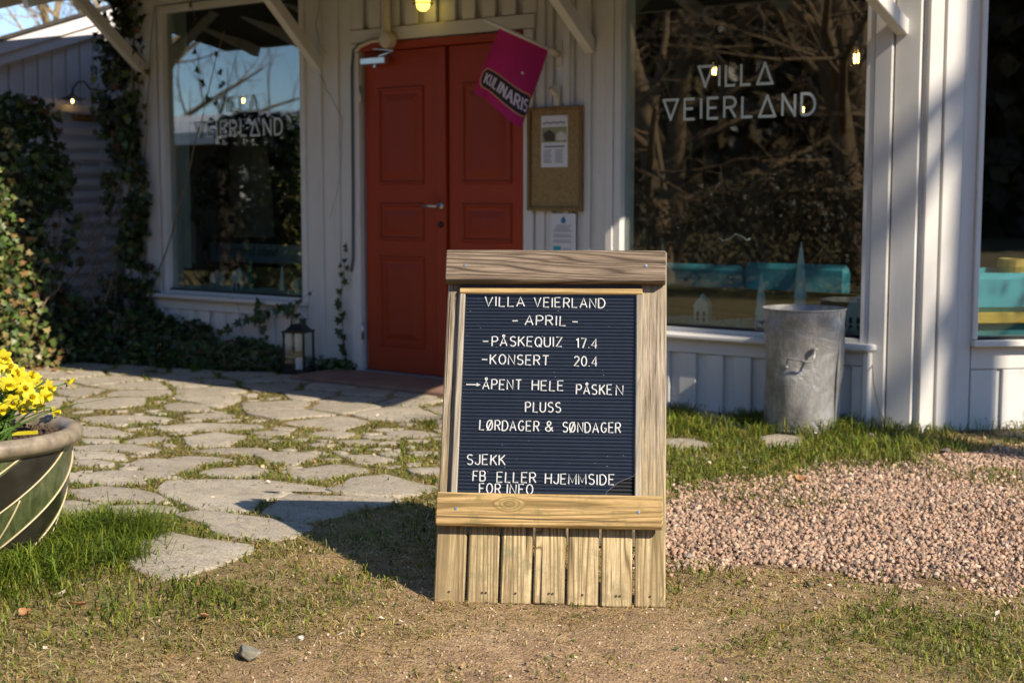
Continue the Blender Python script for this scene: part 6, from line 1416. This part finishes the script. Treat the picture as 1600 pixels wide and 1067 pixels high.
heads = [(108,600,.02,'daffodil leaning far out to the right over the rim','r',.85),(40,608,-.05,'daffodil facing front at the upper middle of the bunch','f',1),(30,585,.03,'topmost daffodil of the visible bunch','u',1),(5,558,.0,'high daffodil cut by the left edge','u',1),(12,600,-.06,'daffodil front left in the bunch','f',1),(48,622,-.09,'daffodil low centre facing the viewer','f',1),(70,618,-.05,'daffodil at the right of the bunch','r',1),(20,628,-.10,'lowest daffodil on the left','f',1),(62,605,.04,'daffodil behind at the right','r',1),(85,643,-.05,'yellow bud-like daffodil low on the right','r',.7),(-10,590,-.02,'daffodil partly beyond the left edge','f',1),(-15,620,-.06,'low daffodil beyond the left edge','f',1),(25,612,.02,'daffodil hidden in the middle of the bunch','u',1),(2,640,-.10,'small low daffodil near the rim left','f',.85),(-30,575,.03,'upper daffodil beyond the left edge','u',1),(52,590,.06,'daffodil at the back facing the sun','u',.95),(22,598,-.02,'daffodil crowded in the upper left of the bunch','f',.9),(35,636,-.06,'daffodil just above the soil band','f',.9),(58,634,-.02,'daffodil tucked behind the low right one','r',.9),(8,612,.01,'daffodil deep in the left half of the bunch','u',.9),(44,600,.01,'daffodil in the upper heart of the bunch','f',.95),(76,604,.0,'daffodil at the upper right shoulder of the bunch','r',.85),(-5,570,-.02,'tall daffodil just at the left edge','f',.9),(15,575,.02,'daffodil below the high cut-off one','f',.9)]
for i, (px, py, dd, lab, fc, s_) in enumerate(heads):
    hp = at_depth(px, py, pd+dd); rp = DC+np.array(_r)*random.uniform(.0, .14)-np.array(_r)*.02+toc*random.uniform(-.05,.08); rp[2] = .372
    if px < 0: rp = rp-np.array(_r)*.08
    fdir = {'f': toc+np.array([.3,.0,-.1]), 'r': np.array(_r)*1.2+toc*.5+np.array([0,0,-.15]), 'u': toc*.5+np.array([.5,-.2,.25])}[fc]+rng.normal(0, .42, 3)
    daffodil(rp, hp, tuple(fdir), lab, s_*.80)
dl = thing('daffodil_leaves', 'green strap leaves of the daffodils in the glazed pot', 'plant', (PC[0], PC[1], .37))
for i in range(95):
    a = random.uniform(0, 6.28); base = np.array(_r)*random.uniform(-.12,.13)+toc*random.uniform(-.06,.10); base[2] = 0; out = np.array(_r)*random.gauss(.05,.11)+toc*random.gauss(0,.06); hgt = random.uniform(.10,.24); m = MB(); vs = []; wv = np.array(_r)*.0055 if i % 2 else np.cross(toc, [0,0,1])*.005+toc*.002
    for j in range(6): u = j/5; p = base+out*u**1.6*1.3+np.array([0,0,hgt*(u-.32*u**3)]); ww = wv*(1-u**3); vs += [tuple(p-ww), tuple(p+ww)]
    m.add(vs, [(2*j, 2*j+1, 2*j+3, 2*j+2) for j in range(5)]); m.build('leaf', STEM, dl, local=True, smooth=True)
lbx = at_depth(37, 678, pd-.13); pb = thing('plant_label', 'yellow plant label band lying on the soil in the pot', 'label', tuple(lbx)); MB().beam(lbx-np.array(_r)*.045, lbx+np.array(_r)*.045+np.array([0,0,.006]), (0,0,1), .012, .002, .0005).build('band', PETAL, pb)

for o in bpy.data.objects:
    if '_o' in o: del o['_o']
print('objects', len(bpy.data.objects))
